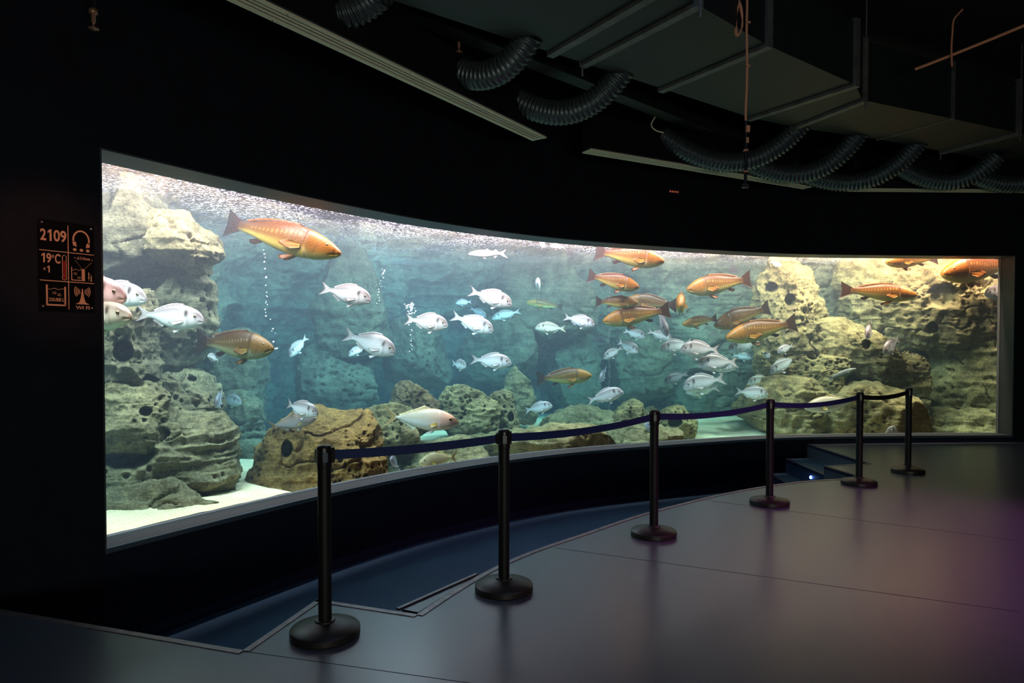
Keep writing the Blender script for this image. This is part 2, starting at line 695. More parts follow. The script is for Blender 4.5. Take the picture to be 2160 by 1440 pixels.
ds_w = np.arange(WS[0], S0, .25)
sl_left = np.r_[ds_w, S0]
sl_right = np.r_[S1, np.arange(S1 + .25, WS[-1], .25), WS[-1]]
sl_win = np.linspace(S0, S1, 90)
WT_ = .36                                                                       # wall thickness at the window
wall = empty('wall_front')
tag(wall, kind='structure')
strip('wall_pier', sl_left, [(0, Z_LOW), (0, Z_CEIL), (WT_, Z_CEIL), (WT_, Z_LOW)], M['wall'], wall, True, True)
strip('wall_pier', sl_right, [(0, Z_LOW), (0, Z_CEIL), (WT_, Z_CEIL), (WT_, Z_LOW)], M['wall'], wall, True, True)
strip('wall_apron', sl_win, [(0, Z_LOW), (0, Z_SILL - .012), (WT_, Z_SILL - .012), (WT_, Z_LOW)], M['wall_low'], wall, True, True)
strip('wall_bulkhead', sl_win, [(0, Z_HEAD + .012), (0, Z_CEIL), (WT_, Z_CEIL), (WT_, Z_HEAD + .012)], M['wall'], wall, True, True)

win = empty('window_1')
tag(win, kind='structure')
strip('sill', sl_win, [(.0, Z_SILL - .012), (.0, Z_SILL), (GLASS + .05, Z_SILL), (GLASS + .05, Z_SILL - .012)], M['reveal'], win, True, True)
strip('head_lining', sl_win, [(.0, Z_HEAD), (.0, Z_HEAD + .012), (GLASS + .05, Z_HEAD + .012), (GLASS + .05, Z_HEAD)], M['reveal'], win, True, True)
strip('sill_edge', sl_win, [(-.006, Z_SILL - .03), (-.006, Z_SILL + .004), (.03, Z_SILL + .004), (.03, Z_SILL - .03)], M['sill_metal'], win, True, True)
for s_, sg in ((S0, 1), (S1, -1)):
    strip('jamb', [s_, s_ + sg * .012], [(0, Z_SILL), (0, Z_HEAD), (GLASS + .05, Z_HEAD), (GLASS + .05, Z_SILL)], M['reveal'], win, False, True)
# two acrylic panes and the clear joint between them
s_ = np.linspace(S0, S1, 4000)
p_ = wpt(s_, np.full(4000, GLASS))
S_J = float(s_[np.argmin(abs(p_[:, 0] / p_[:, 1] - (1285 - 1080) / F_PX))])
for a, b in ((S0, S_J - .012), (S_J + .012, S1)):
    sa = np.linspace(a, b, 60)
    strip('pane', sa, [(GLASS, Z_SILL - .01), (GLASS, Z_HEAD + .01)], M['pane'], win, True)
strip('joint', [S_J - .012, S_J + .012], [(GLASS - .002, Z_SILL), (GLASS - .002, Z_HEAD)], M['joint'], win)
for s_, sg in ((S0, 1), (S1, -1)):                                             # silicone bead at both ends
    strip('silicone_bead', [s_ + sg * .012, s_ + sg * .022], [(GLASS - .012, Z_SILL), (GLASS - .012, Z_HEAD), (GLASS - .002, Z_HEAD), (GLASS - .002, Z_SILL)],
          plain('clear_silicone', (.35, .32, .27), .5), win, False, True)

# upper floor with the curved edge over the sunken walk
edge_px = [(880, 1297), (990, 1225), (1100, 1170), (1265, 1115), (1340, 1088), (1545, 1037), (1700, 1014), (1775, 1010)]
arc = np.array([atz(*q, 0)[:2] for q in edge_px])
arc = resample(catmull(arc, 12), .12)[0]
kk = np.ones(7) / 7
arc[1:-1] = np.stack([np.convolve(np.pad(arc[:, j], 3, mode='reflect', reflect_type='odd'), kk, 'valid') for j in range(2)], 1)[1:-1]
A0, A1, A2 = (-3.16, 3.89), tuple(atz(513, 1373, 0)[:2]), tuple(atz(670, 1265, 0)[:2])
B0, B1, B2 = (3.87, 7.62), tuple(atz(1738, 983, 0)[:2]), tuple(atz(1832, 978, 0)[:2])
sB = s_near(4.38, 10.0)
B3 = tuple(wpt(sB, -.005))
front = [tuple(p) for p in wpt(np.arange(sB + .3, WS[-1] - .05, .3), np.full(len(np.arange(sB + .3, WS[-1] - .05, .3)), -.005))]
sA = s_near(-3.16, 3.89)
back = [tuple(p) for p in wpt(np.arange(.1, sA, .4), np.full(len(np.arange(.1, sA, .4)), -.005))]
outline = back + [A0, A1, A2] + [tuple(p) for p in arc] + [B0, B1, B2, B3] + front + [(13.1, 8.2), (13.1, -5.1)]
bm = bmesh.new()
prism(bm, outline, Z_LOW, 0)
tag(obj_bm('floor', bm, M['floor']), kind='structure')
# fine joints between the sheets of flooring
def floor_seam(a, b, w=.004):
    a, b = Vector((a[0], a[1], 0)), Vector((b[0], b[1], 0))
    d = (b - a)
    bm = bmesh.new()
    box(bm, (a + b) / 2 + Vector((0, 0, .0004)), (d.length, w, .0012), math.atan2(d.y, d.x))
    return bm
for a, b in (((513, 1373), (2130, 1600)), ((1170, 1155), (2150, 1290)), ((1490, 1055), (2150, 1140))):
    tag(obj_bm('floor_seam', floor_seam(atz(*a, 0), atz(*b, 0)), M['black']), kind='structure')

sl_tr = np.arange(sA - .6, sB + .6, .12)
low = [tuple(p) for p in wpt(sl_tr, np.full(len(sl_tr), .02))]
low_poly = low + [(5.2, 6.6), (2.5, 6.0), (.5, 3.6), (-.6, 2.6), (-3.0, 2.6)]
bm = bmesh.new()
prism(bm, low_poly, Z_LOW - .06, Z_LOW)
tag(obj_bm('floor', bm, M['trench']), kind='structure')

tr = empty('trim_1')
tag(tr, kind='structure')


def edge_strip(P, name='edge_strip', w=.032, z=.004, mat=None, side=1):
    P = np.asarray(P, float)[:, :2]
    T = np.gradient(P, axis=0) if len(P) > 2 else np.repeat(P[1:] - P[:1], 2, 0)
    T = T / np.linalg.norm(T, axis=1)[:, None]
    n = np.stack([-T[:, 1], T[:, 0]], 1) * side
    prof = [(.004, -.035), (.004, z), (-w, z), (-w, .0002)]
    V = np.stack([np.c_[P + n * o_, np.full(len(P), zz)] for o_, zz in prof], 1).reshape(-1, 3)
    return obj_np(name, V, grid_faces(len(P), 4), mat or M['trim'], tr, False)


edge_strip([A0, A1])
edge_strip([A1, A2])
edge_strip([A2, arc[0]])
edge_strip(arc, w=.035)
edge_strip([arc[-1], B0], w=.03)
edge_strip([B1, B2], w=.03)
edge_strip([B0, B1], w=.05, mat=M['nosing'])
edge_strip([B2, B3], w=.05, mat=M['nosing'])
# the small wedge-shaped landing just under the edge beside the second post
wa, wb, wc = atz(882, 1291, -.03), atz(1003, 1215, -.03), atz(848, 1284, -.03)
bm = bmesh.new()
prism(bm, [(wa.x, wa.y), (wb.x, wb.y), (wb.x - .02, wb.y + .02), (wc.x, wc.y)], -.2, -.03)
tag(obj_bm('floor_wedge', bm, M['floor']), kind='structure')
bm = bmesh.new()
v_ = wb - wc
box(bm, (wc + wb) / 2 + Vector((-.008, .008, .004)), (v_.length + .05, .022, .012), math.atan2(v_.y, v_.x))
tag(obj_bm('trim_3', bm, M['trim']), kind='structure')

# steps down into the sunken walk: three at the far right end, hidden ones at the near left end
stairs = empty('stairs', (4.0, 9.0, Z_LOW))
tag(stairs, kind='structure')


def tread(x0, x1, z):
    y1 = [float(wpt(s_near(x, 9.9), -.01)[1]) for x in (x0, x1)]
    y0 = 7.7
    P = [(x0, y0), (x1, y0), (x1, y1[1]), (x0, y1[0])]
    bm = bmesh.new()
    prism(bm, P, Z_LOW, z - .004)
    o = obj_bm('step', bm, M['riser'], stairs)
    o.matrix_parent_inverse = Matrix.Translation((-4, -9, -Z_LOW))
    bm = bmesh.new()
    prism(bm, [(x0 + .045, y0), (x1, y0), (x1, y1[1]), (x0 + .045, y1[0])], z - .004, z)
    t = obj_bm('tread', bm, M['trench'], stairs)
    t.matrix_parent_inverse = o.matrix_parent_inverse
    bm = bmesh.new()
    box(bm, (x0 + .02, (y0 + y1[0]) / 2, z - .02), (.05, y1[0] - y0, .048))
    nn = obj_bm('nosing', bm, M['nosing'], stairs)
    nn.matrix_parent_inverse = o.matrix_parent_inverse
    return o


tread(4.0, 4.405, -.2)
tread(3.7, 4.0, -.4)
for (x, y, z), mt, nm in (((3.995, 9.08, -.30), M['led'], 'step_light'), ((4.40, 9.36, -.115), M['black'], 'step_light')):
    V, F = lathe([(.0, .012), (.013, .012), (.02, .006), (.022, -.004)], 16)
    o = obj_np(nm, V, F, mt, stairs)
    o.matrix_parent_inverse = Matrix.Translation((-4, -9, -Z_LOW))
    o.location, o.rotation_euler = (x - .006, y, z), (0, -math.pi / 2, 0)
bm = bmesh.new()
v = (Vector(A1) - Vector(A0)).normalized()
nrm = Vector((-v.y, v.x))
for i_, z in ((0, -.2), (1, -.4)):
    a, b = Vector(A0) + nrm * .3 * i_, Vector(A1) + nrm * .3 * i_
    prism(bm, [a - v * .05, b, b + nrm * .3, a + nrm * .3 + v * .1], Z_LOW, z)
tag(obj_bm('trim_2', bm, M['trench']), kind='structure')

# skirting board along the foot of the curved wall
strip('baseboard_front', np.arange(sA + .1, sB - .1, .15), [(-.018, Z_LOW), (-.018, Z_LOW + .085), (-.004, Z_LOW + .09), (-.004, Z_LOW)], M['nosing'], None, False, True)['kind'] = 'structure'
strip('baseboard_right', np.arange(sB + .1, WS[-1] - .2, .2), [(-.016, .0), (-.016, .05), (-.004, .05), (-.004, .0)], M['nosing'], None, False, True)['kind'] = 'structure'

# ceiling and the unseen walls that close the room and the tank
for nm, c, sz, mt in (('ceiling', (3.2, 6.0, Z_CEIL + .05), (22, 24, .1), 'ceiling'), ('wall_back', (4.4, -5.25, 2.1), (18, .1, 5.6), 'wall'),
                      ('wall_right', (13.2, 1.6, 2.1), (.1, 13.6, 5.6), 'wall')):
    tag(box_obj(nm, c, sz, M[mt]), kind='structure')

# ------------------------------------------------------------------ the tank: water, surface, sand, rock
def tank_off(s):
    """how far the back of the tank lies behind the front wall"""
    f = (s - S0) / (S1 - S0)
    return np.interp(f, [-.35, -.1, .08, .2, .35, .5, .62, .72, .82, 1.0, 1.25], [1.5, 2.2, 3.0, 4.0, 4.8, 4.9, 4.4, 3.2, 2.4, 2.0, 1.7])


sT = np.linspace(S0 - 3.0, S1 + 3.0, 120)
bot, top, VV = -.15, Z_WATER - .005, []
for o_, z in (('f', bot), ('f', top), ('b', top), ('b', bot)):
    off = np.full(len(sT), WT_ + .005) if o_ == 'f' else np.full(len(sT), 6.6)
    VV.append(np.c_[wpt(sT, off), np.full(len(sT), z)])
V = np.stack(VV, 1).reshape(-1, 3)
bm = bmesh.new()
vs = [bm.verts.new(v_) for v_ in V]
for f in grid_faces(len(sT), 4, True):
    bm.faces.new([vs[i] for i in f])
bm.faces.new(vs[:4])
bm.faces.new(vs[-4:])
tag(obj_bm('water', bm, M['water']), 'hazy blue-green water filling the aquarium', 'water', kind='stuff')

# rippled surface
sW = np.linspace(S0 - 3, S1 + 3, 380)
oW = np.linspace(WT_ + .002, 6.5, 130)
SS, OO = np.meshgrid(sW, oW, indexing='ij')
P2 = wpt(SS.ravel(), OO.ravel())
P3 = np.c_[P2, np.zeros(len(P2))]
zz = Z_WATER + .012 * fbm(P3 * 2.2, 3, 5) + .004 * fbm(P3 * 8, 2, 9)
tag(obj_np('water_surface', np.c_[P2, zz], grid_faces(len(sW), len(oW)), M['surface']), kind='structure')

# sand bed
oS = np.linspace(WT_, 6.5, 150)
sS = np.linspace(S0 - 3, S1 + 3, 420)
SS, OO = np.meshgrid(sS, oS, indexing='ij')
P2 = wpt(SS.ravel(), OO.ravel())
P3 = np.c_[P2, np.zeros(len(P2))]
fS = (SS.ravel() - S0) / (S1 - S0)
zs = .10 - .19 * (1 - sstep(.8, 1.9, OO.ravel())) * sstep(.145, .185, fS) + .045 * fbm(P3 * .9, 4, 3) * sstep(.36, .9, OO.ravel()) + .006 * fbm(P3 * 7, 3, 8) + .02 * sstep(.4, 3, OO.ravel())
tag(obj_np('sand', np.c_[P2, zs], grid_faces(len(sS), len(oS)), M['sand']), 'pale sand bed on the bottom of the aquarium', 'sand', kind='stuff')


def carve(P, holes):
    """push rock back along the line of sight in round caves: (px, py, rx, ry, depth, reference distance)"""
    for (px, py, rx, ry, dep, d) in holes:
        c = np.array(at(px, py, d))
        r = np.array(ray(px, py))
        r /= np.linalg.norm(r)
        right = np.array([r[1], -r[0], 0])
        right /= np.linalg.norm(right)
        up = np.cross(right, r)
        q = P - c
        du = (q @ right) / (rx * d / F_PX)
        dv = (q @ up) / (ry * d / F_PX)
        dw = q @ r
        rr = np.sqrt(du ** 2 + dv ** 2) + .16 * vnoise(P * 9, 77)
        w = (1 - sstep(.72, 1.05, rr)) * (np.abs(dw) < .8)
        P = P + (w * dep)[:, None] * (r * 1.0 + np.array([0, 0, .12]))
    return P


def rock_disp(P, Nn, size, seed, pits=.5, strata=.5, rough=1.0, pitsize=.075):
    d = .22 * size * fbm(P * (1.1 / size) + seed * 3.1, 4, seed)
    d += .09 * size * rough * fbm(P * (2.6 / size) + seed, 4, seed + 5, True)
    Q = P * np.array([.8, .8, 6.5])
    d += strata * .05 * fbm(Q + seed, 3, seed + 9, True)
    d += .018 * rough * fbm(P * 9, 3, seed + 11)
    ck = np.abs(vnoise(P * np.array([1.5, 1.5, 2.6]) + 40 + .35 * fbm(P * 4, 2, 3)[:, None], seed + 21))
    d -= .05 * rough * (1 - sstep(0, .05, ck))
    if pits > 0:
        w, rn = worley(P / pitsize, seed + 31)
        mask = sstep(.02, .28, fbm(P * 1.4 + 9, 2, seed + 41) + pits - .45)
        hole = (1 - sstep(.22, .40, w)) * (rn > .3) * mask
        d -= hole * pitsize * .9
    return P + Nn * d[:, None]


_cs = {}


def cube_sphere(n):
    if n in _cs:
        return _cs[n]
    idx, V, F = {}, [], []
    t = np.tan(np.linspace(-np.pi / 4, np.pi / 4, n + 1))
    key = lambda p: (round(p[0], 6), round(p[1], 6), round(p[2], 6))
    for ax in range(3):
        for sg in (-1, 1):
            ids = np.zeros((n + 1, n + 1), int)
            for i in range(n + 1):
                for j in range(n + 1):
                    p = [0, 0, 0]
                    p[ax] = sg
                    p[(ax + 1) % 3], p[(ax + 2) % 3] = t[i], t[j]
                    kq = key(p)
                    if kq not in idx:
                        idx[kq] = len(V)
                        V.append(p)
                    ids[i, j] = idx[kq]
            q = np.stack([ids[:-1, :-1], ids[1:, :-1], ids[1:, 1:], ids[:-1, 1:]], -1).reshape(-1, 4)
            F.append(q if sg > 0 else q[:, ::-1])
    V = np.array(V, float)
    V /= np.linalg.norm(V, axis=1)[:, None]
    _cs[n] = V, np.vstack(F)
    return _cs[n]


def rock(label, px, py, wpx, hpx, extra, tint, seed, depth=None, n=44, pits=.5, strata=.5, rough=1.0, power=2.5, rz=0.0, tilt=0.0,
         holes=(), taper=0.0, red=0.0, pitsize=.075, name='rock', to_sand=True, dref=None):
    """a boulder whose middle shows at (px, py), wpx by hpx pixels large, extra metres behind the glass"""
    d = glass_d(min(max(px, 225), 2112)) + extra
    d += .8 * (depth / 2 if depth else min(wpx, hpx) * .55 * d / F_PX)
    c = np.array(at(px, py, d))
    rx, rzz = wpx / 2 * d / F_PX, hpx / 2 * d / F_PX
    ry = depth / 2 if depth else min(rx, rzz) * 1.1
    U, F = cube_sphere(n)
    k_ = (np.abs(U) ** power).sum(1) ** (-1 / power)
    S = U * k_[:, None]
    rg = np.random.RandomState(seed + 500)
    for _ in range(7):
        fn = rg.normal(size=3)
        fn /= np.linalg.norm(fn)
        fd = rg.uniform(.62, .9)
        S = S - np.maximum(0, S @ fn - fd)[:, None] * fn * .9
    R3 = np.array([rx, ry, rzz]) * 1.02
    P = S * R3
    Nn = U / R3 * min(R3)
    Nn /= np.linalg.norm(Nn, axis=1)[:, None]
    if taper:
        f = 1 - taper * sstep(-1, 1, P[:, 2] / rzz)
        P[:, :2] *= f[:, None]
    # turn to face the viewer
    a = math.atan2(c[0], c[1]) * -1 + rz
    ca, sa = math.cos(a), math.sin(a)
    Rm = np.array([[ca, -sa, 0], [sa, ca, 0], [0, 0, 1]]) @ np.array([[math.cos(tilt), 0, math.sin(tilt)], [0, 1, 0], [-math.sin(tilt), 0, math.cos(tilt)]])
    P = P @ Rm.T
    Nn = Nn @ Rm.T
    size = (rx * ry * rzz) ** (1 / 3)
    P = rock_disp(P + c, Nn, size * .8, seed, pits, strata, rough, pitsize) - c
    if extra < 1.2:
        near = (np.abs(WC - c[:2]).max(1) < max(rx, ry) * 1.8 + 1)
        Wn, Nn_ = WC[near][::3], WN[near][::3]
        Q2 = P[:, :2] + c[:2]
        best, off = np.full(len(Q2), 1e9), np.zeros(len(Q2))
        bn = np.zeros((len(Q2), 2))
        for wq, nq in zip(Wn, Nn_):
            dq = Q2 - wq
            d2 = (dq ** 2).sum(1)
            m_ = d2 < best
            best[m_] = d2[m_]
            off[m_] = dq[m_] @ nq
            bn[m_] = nq
        push = np.maximum(0, .40 - off)
        P[:, :2] += bn * push[:, None]
    if holes:
        P = carve(P + c, [(h[0], h[1], h[2], h[3], h[4], d - ry * .85) for h in holes]) - c
    o = obj_np(name, P, F, M['rock'])
    o.location = c
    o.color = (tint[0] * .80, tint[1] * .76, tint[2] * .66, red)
    tag(o, label, 'rock')
    return o


# sculpted rear wall of the tank
sR = np.linspace(S0 - 2.6, S1 + 2.6, 760)
zR = np.linspace(-.1, 3.6, 190)
SS, ZZ = np.meshgrid(sR, zR, indexing='ij')
ss, z_ = SS.ravel(), ZZ.ravel()
base_off = tank_off(ss)
P2 = wpt(ss, base_off)
Q = np.c_[P2, z_]
lump = .75 * fbm(Q * np.array([.75, .75, .8]) + 4, 3, 13) + .3 * fbm(Q * 1.7, 4, 17, True)
P2 = wpt(ss, base_off - lump * np.clip(base_off / 4, .45, 1) * 1.0 + .25 * (z_ - 1.5) * -.3)
P = np.c_[P2, z_]
nn = np.stack([np.interp(ss, WS, WN[:, j]) for j in range(2)], -1)
Nn = -np.c_[nn, np.zeros(len(nn))]
P = rock_disp(P, Nn, .55, 3, .45, 1.0, 1.1, .09)
P = carve(P, [(2025, 890, 34, 26, .6, 12.2), (1967, 692, 14, 15, .5, 12.2), (1985, 625, 42, 34, .5, 12.2), (2010, 800, 70, 34, .35, 12.2), (1992, 845, 34, 56, .4, 12.2),
              (700, 620, 22, 34, .5, 10.5), (1130, 650, 24, 20, .5, 12), (830, 775, 20, 22, .5, 11), (1270, 700, 40, 22, .4, 12)])
wt = obj_np('wall_tank', P, grid_faces(len(sR), len(zR)), M['rock'])
wt.color = (.235, .215, .165, 1)
tag(wt, kind='structure')

GREY, OLIVE, BROWN, TAN, DARK, RUST = (.34, .31, .23), (.36, .33, .21), (.34, .22, .095), (.50, .42, .24), (.24, .21, .16), (.26, .18, .12)
# left outcrop, from the surface down to the sand
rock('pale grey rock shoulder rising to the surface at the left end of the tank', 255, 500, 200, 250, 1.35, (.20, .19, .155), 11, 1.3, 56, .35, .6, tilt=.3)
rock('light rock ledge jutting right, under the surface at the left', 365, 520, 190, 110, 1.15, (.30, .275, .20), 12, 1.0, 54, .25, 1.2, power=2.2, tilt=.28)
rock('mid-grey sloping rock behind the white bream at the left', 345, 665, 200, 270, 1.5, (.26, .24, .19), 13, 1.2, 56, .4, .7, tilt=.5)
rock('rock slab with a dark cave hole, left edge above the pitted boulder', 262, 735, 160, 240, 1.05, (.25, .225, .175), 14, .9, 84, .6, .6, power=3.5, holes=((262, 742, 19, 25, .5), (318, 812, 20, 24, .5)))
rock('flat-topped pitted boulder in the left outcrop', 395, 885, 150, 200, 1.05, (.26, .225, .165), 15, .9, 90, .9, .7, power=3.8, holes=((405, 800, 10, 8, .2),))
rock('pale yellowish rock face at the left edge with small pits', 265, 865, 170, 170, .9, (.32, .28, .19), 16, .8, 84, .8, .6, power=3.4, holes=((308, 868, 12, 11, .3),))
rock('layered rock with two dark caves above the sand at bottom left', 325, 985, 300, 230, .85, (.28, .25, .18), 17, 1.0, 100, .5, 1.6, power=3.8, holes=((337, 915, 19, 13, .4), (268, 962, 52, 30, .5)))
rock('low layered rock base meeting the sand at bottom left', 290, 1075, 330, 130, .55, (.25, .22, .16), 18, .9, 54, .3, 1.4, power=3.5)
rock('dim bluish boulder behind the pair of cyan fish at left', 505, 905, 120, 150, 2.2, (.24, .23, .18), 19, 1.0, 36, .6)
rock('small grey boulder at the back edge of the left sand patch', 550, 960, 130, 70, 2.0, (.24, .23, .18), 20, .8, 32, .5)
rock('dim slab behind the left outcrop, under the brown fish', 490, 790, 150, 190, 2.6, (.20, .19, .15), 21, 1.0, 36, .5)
# large brown boulder and its neighbours
rock('big brown pitted boulder with a dark hole, in front of the sand', 680, 1012, 335, 296, .42, (.34, .205, .085), 31, 1.1, 150, .85, .5, power=2.7, tilt=.12, taper=.28,
     holes=((606, 950, 13, 21, .3),), pitsize=.07)
rock('grey-brown rock behind the big brown boulder', 790, 915, 190, 130, 1.05, (.29, .24, .14), 32, .9, 50, .7, .6, power=2.6)
rock('reddish domed rock covered in fine pits, left of the pale lumpy rock', 868, 865, 118, 118, 1.35, (.27, .19, .12), 33, .7, 84, .9, .3, power=2.4, red=.6, taper=.2)
rock('pale lumpy rock with dark pits behind the tail of the amberjack', 985, 868, 135, 110, 1.3, (.37, .325, .20), 34, .8, 84, .8, .4, power=2.8)
rock('dark porous rock with two caves right of the pale lumpy rock', 1060, 880, 90, 120, 1.2, (.27, .24, .15), 35, .7, 84, 1.0, .3, taper=.3, holes=((1040, 855, 12, 13, .35), (1077, 880, 7, 11, .3)))
rock('pointed grey-green rock peak rising behind the dark porous rock', 1093, 835, 100, 130, 1.9, (.33, .30, .20), 36, .9, 44, .4, .6, taper=.55)
rock('low flat layered rock at the foot of the window centre', 1120, 972, 420, 140, .6, (.34, .29, .18), 37, 1.0, 60, .35, 1.6, power=3)
rock('small pitted stone at the glass beside the big brown boulder', 858, 922, 52, 46, .8, (.28, .22, .14), 38, .4, 30, .9, .3)
rock('grey rock bed behind the second lowest amberjack', 930, 985, 270, 110, .6, (.30, .26, .17), 39, .9, 44, .4, 1.2)
rock('long low rock ridge in front of the seam between the panes', 1225, 900, 190, 80, 1.3, (.33, .30, .20), 40, .9, 44, .5, 1.2)
rock('round pitted rock right of the seam, leftmost of the small group', 1330, 885, 78, 80, 1.0, (.28, .24, .14), 41, .6, 84, .9, .3)
rock('small dark stone between the two pitted rocks right of the seam', 1372, 888, 45, 66, 1.2, (.24, .20, .12), 42, .5, 30, .9, .3)
rock('pitted rock with a dark hole behind the third stanchion belt', 1428, 896, 78, 74, .9, (.31, .26, .14), 43, .6, 84, .85, .4, holes=((1424, 892, 15, 11, .25),))
rock('flat rock under the belt left of the third stanchion', 1330, 942, 220, 84, .55, (.30, .26, .17), 44, .6, 40, .4, 1.2)
# dim lumps on the back wall
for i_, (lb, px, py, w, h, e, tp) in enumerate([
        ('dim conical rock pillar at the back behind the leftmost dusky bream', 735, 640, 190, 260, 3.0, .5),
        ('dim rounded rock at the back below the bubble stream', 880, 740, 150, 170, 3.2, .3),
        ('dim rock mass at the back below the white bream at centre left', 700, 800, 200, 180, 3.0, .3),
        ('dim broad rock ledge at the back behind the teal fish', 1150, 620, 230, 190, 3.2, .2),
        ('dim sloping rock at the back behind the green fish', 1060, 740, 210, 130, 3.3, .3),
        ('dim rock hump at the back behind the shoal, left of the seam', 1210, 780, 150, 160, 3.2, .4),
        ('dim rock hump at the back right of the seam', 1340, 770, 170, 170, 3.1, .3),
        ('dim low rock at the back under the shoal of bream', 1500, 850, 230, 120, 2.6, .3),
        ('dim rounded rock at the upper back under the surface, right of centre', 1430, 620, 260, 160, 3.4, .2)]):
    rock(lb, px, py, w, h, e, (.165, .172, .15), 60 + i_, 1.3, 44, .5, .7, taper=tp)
# right-hand rockwork
rock('pale sculpted rock pinnacle with two square holes, right of the brown fish shoal', 1662, 660, 165, 240, 1.1, (.40, .33, .205), 71, 1.0, 80, .45, .2, 1.9, taper=.3,
     holes=((1628, 607, 13, 11, .35), (1667, 635, 12, 15, .35)))
rock('sloping pale rock ledge running right from the pinnacle', 1765, 740, 330, 120, .95, (.46, .37, .225), 72, 1.0, 70, .5, .5, tilt=.22, holes=((1828, 728, 9, 10, .3),))
rock('dark pitted rock under the pale ledge', 1700, 770, 200, 110, 1.0, (.42, .34, .20), 73, .9, 84, 1.0, .3, holes=((1715, 748, 12, 12, .3),))
rock('round pitted boulder below the ledge, behind the fourth stanchion', 1745, 800, 70, 110, .8, (.46, .36, .20), 74, .7, 84, 1.0, .3)
rock('brown rounded rock behind the lowest bream of the shoal', 1655, 872, 190, 160, .8, (.44, .34, .20), 75, .9, 54, .5, .7)
rock('tan rock mass behind the fifth stanchion', 1795, 890, 320, 150, .55, (.47, .365, .22), 76, .9, 60, .5, .9)
rock('pitted tan rock post left of the dark recess at right', 1915, 830, 90, 190, .75, (.50, .39, .24), 77, .7, 84, .9, .5, power=3)
rock('large pale rock brow with a dark arch at upper right', 1940, 640, 290, 190, .9, (.40, .33, .21), 78, 1.0, 84, .45, .5, 1.8, power=3, holes=((1990, 625, 30, 28, .4), (1967, 692, 11, 12, .35)))
rock('tall layered rock at the right end of the window with purple patches', 2070, 790, 190, 350, .55, (.53, .42, .26), 79, .9, 84, .35, 1.4, power=3.4, red=.9, holes=((2022, 888, 30, 26, .5),))
rock('low layered rock along the sill at the right end of the window', 1985, 912, 360, 90, .55, (.48, .38, .24), 81, .8, 60, .4, 1.5, power=3.5)
rock('upright rock block under the surface at upper right', 1830, 590, 130, 110, 1.4, (.42, .36, .22), 80, .8, 44, .4, .5)

# ------------------------------------------------------------------ fish
def prof(x, pts):
    a = np.array(pts)
    t = catmull(a, 10)
    return np.interp(x, t[:, 0], t[:, 1])


SPEC = {
    'bream': dict(end=.82, top=[(0, .0), (.02, .05), (.07, .115), (.14, .16), (.24, .19), (.34, .195), (.48, .168), (.62, .11), (.72, .06), (.79, .042), (.83, .044)],
                  bot=[(0, -.02), (.02, -.055), (.08, -.09), (.18, -.13), (.32, -.16), (.46, -.152), (.58, -.115), (.7, -.055), (.78, -.04), (.83, -.042)],
                  wid=[(0, .012), (.04, .042), (.14, .068), (.28, .076), (.46, .06), (.66, .026), (.78, .012), (.83, .008)]),
    'meagre': dict(end=.85, top=[(0, .005), (.03, .035), (.1, .075), (.2, .112), (.32, .132), (.46, .125), (.6, .092), (.72, .06), (.8, .047), (.86, .048)],
                   bot=[(0, -.015), (.03, -.045), (.1, -.082), (.2, -.112), (.34, -.125), (.48, -.112), (.62, -.08), (.74, -.05), (.81, -.042), (.86, -.044)],
                   wid=[(0, .02), (.04, .05), (.14, .078), (.28, .085), (.46, .07), (.66, .036), (.8, .016), (.86, .01)]),
    'jack': dict(end=.82, top=[(0, .0), (.03, .035), (.1, .085), (.2, .13), (.32, .15), (.46, .135), (.62, .085), (.74, .036), (.8, .018), (.83, .018)],
                 bot=[(0, -.02), (.03, -.05), (.1, -.09), (.22, -.125), (.36, -.14), (.5, -.12), (.64, -.075), (.75, -.034), (.8, -.018), (.83, -.018)],
                 wid=[(0, .015), (.05, .045), (.16, .075), (.3, .08), (.48, .06), (.68, .025), (.8, .012), (.83, .008)]),
    'mullet': dict(end=.83, top=[(0, .0), (.03, .03), (.1, .06), (.22, .09), (.38, .1), (.55, .085), (.7, .055), (.8, .038), (.84, .04)],
                   bot=[(0, -.015), (.03, -.04), (.1, -.065), (.24, -.1), (.4, -.11), (.55, -.095), (.7, -.055), (.8, -.038), (.84, -.04)],
                   wid=[(0, .02), (.05, .045), (.16, .065), (.3, .07), (.5, .056), (.7, .028), (.8, .014), (.84, .01)]),
}


def bend_y(x, b):
    """sideways swing of the hind body; x runs from .5 at the nose to -.5 at the tail tip"""
    t = np.clip(.12 - x, 0, 1)
    return b * t * t * .55


def set_col(me, C):
    at_ = me.color_attributes.new('col', 'FLOAT_COLOR', 'POINT')
    at_.data.foreach_set('color', np.c_[C, np.ones(len(C))].astype(np.float32).ravel())


def lerp(a, b, t):
    return np.asarray(a)[None, :] * (1 - t)[:, None] + np.asarray(b)[None, :] * t[:, None]


def paint(C, w, col):
    return C * (1 - w)[:, None] + np.asarray(col)[None, :] * w[:, None]


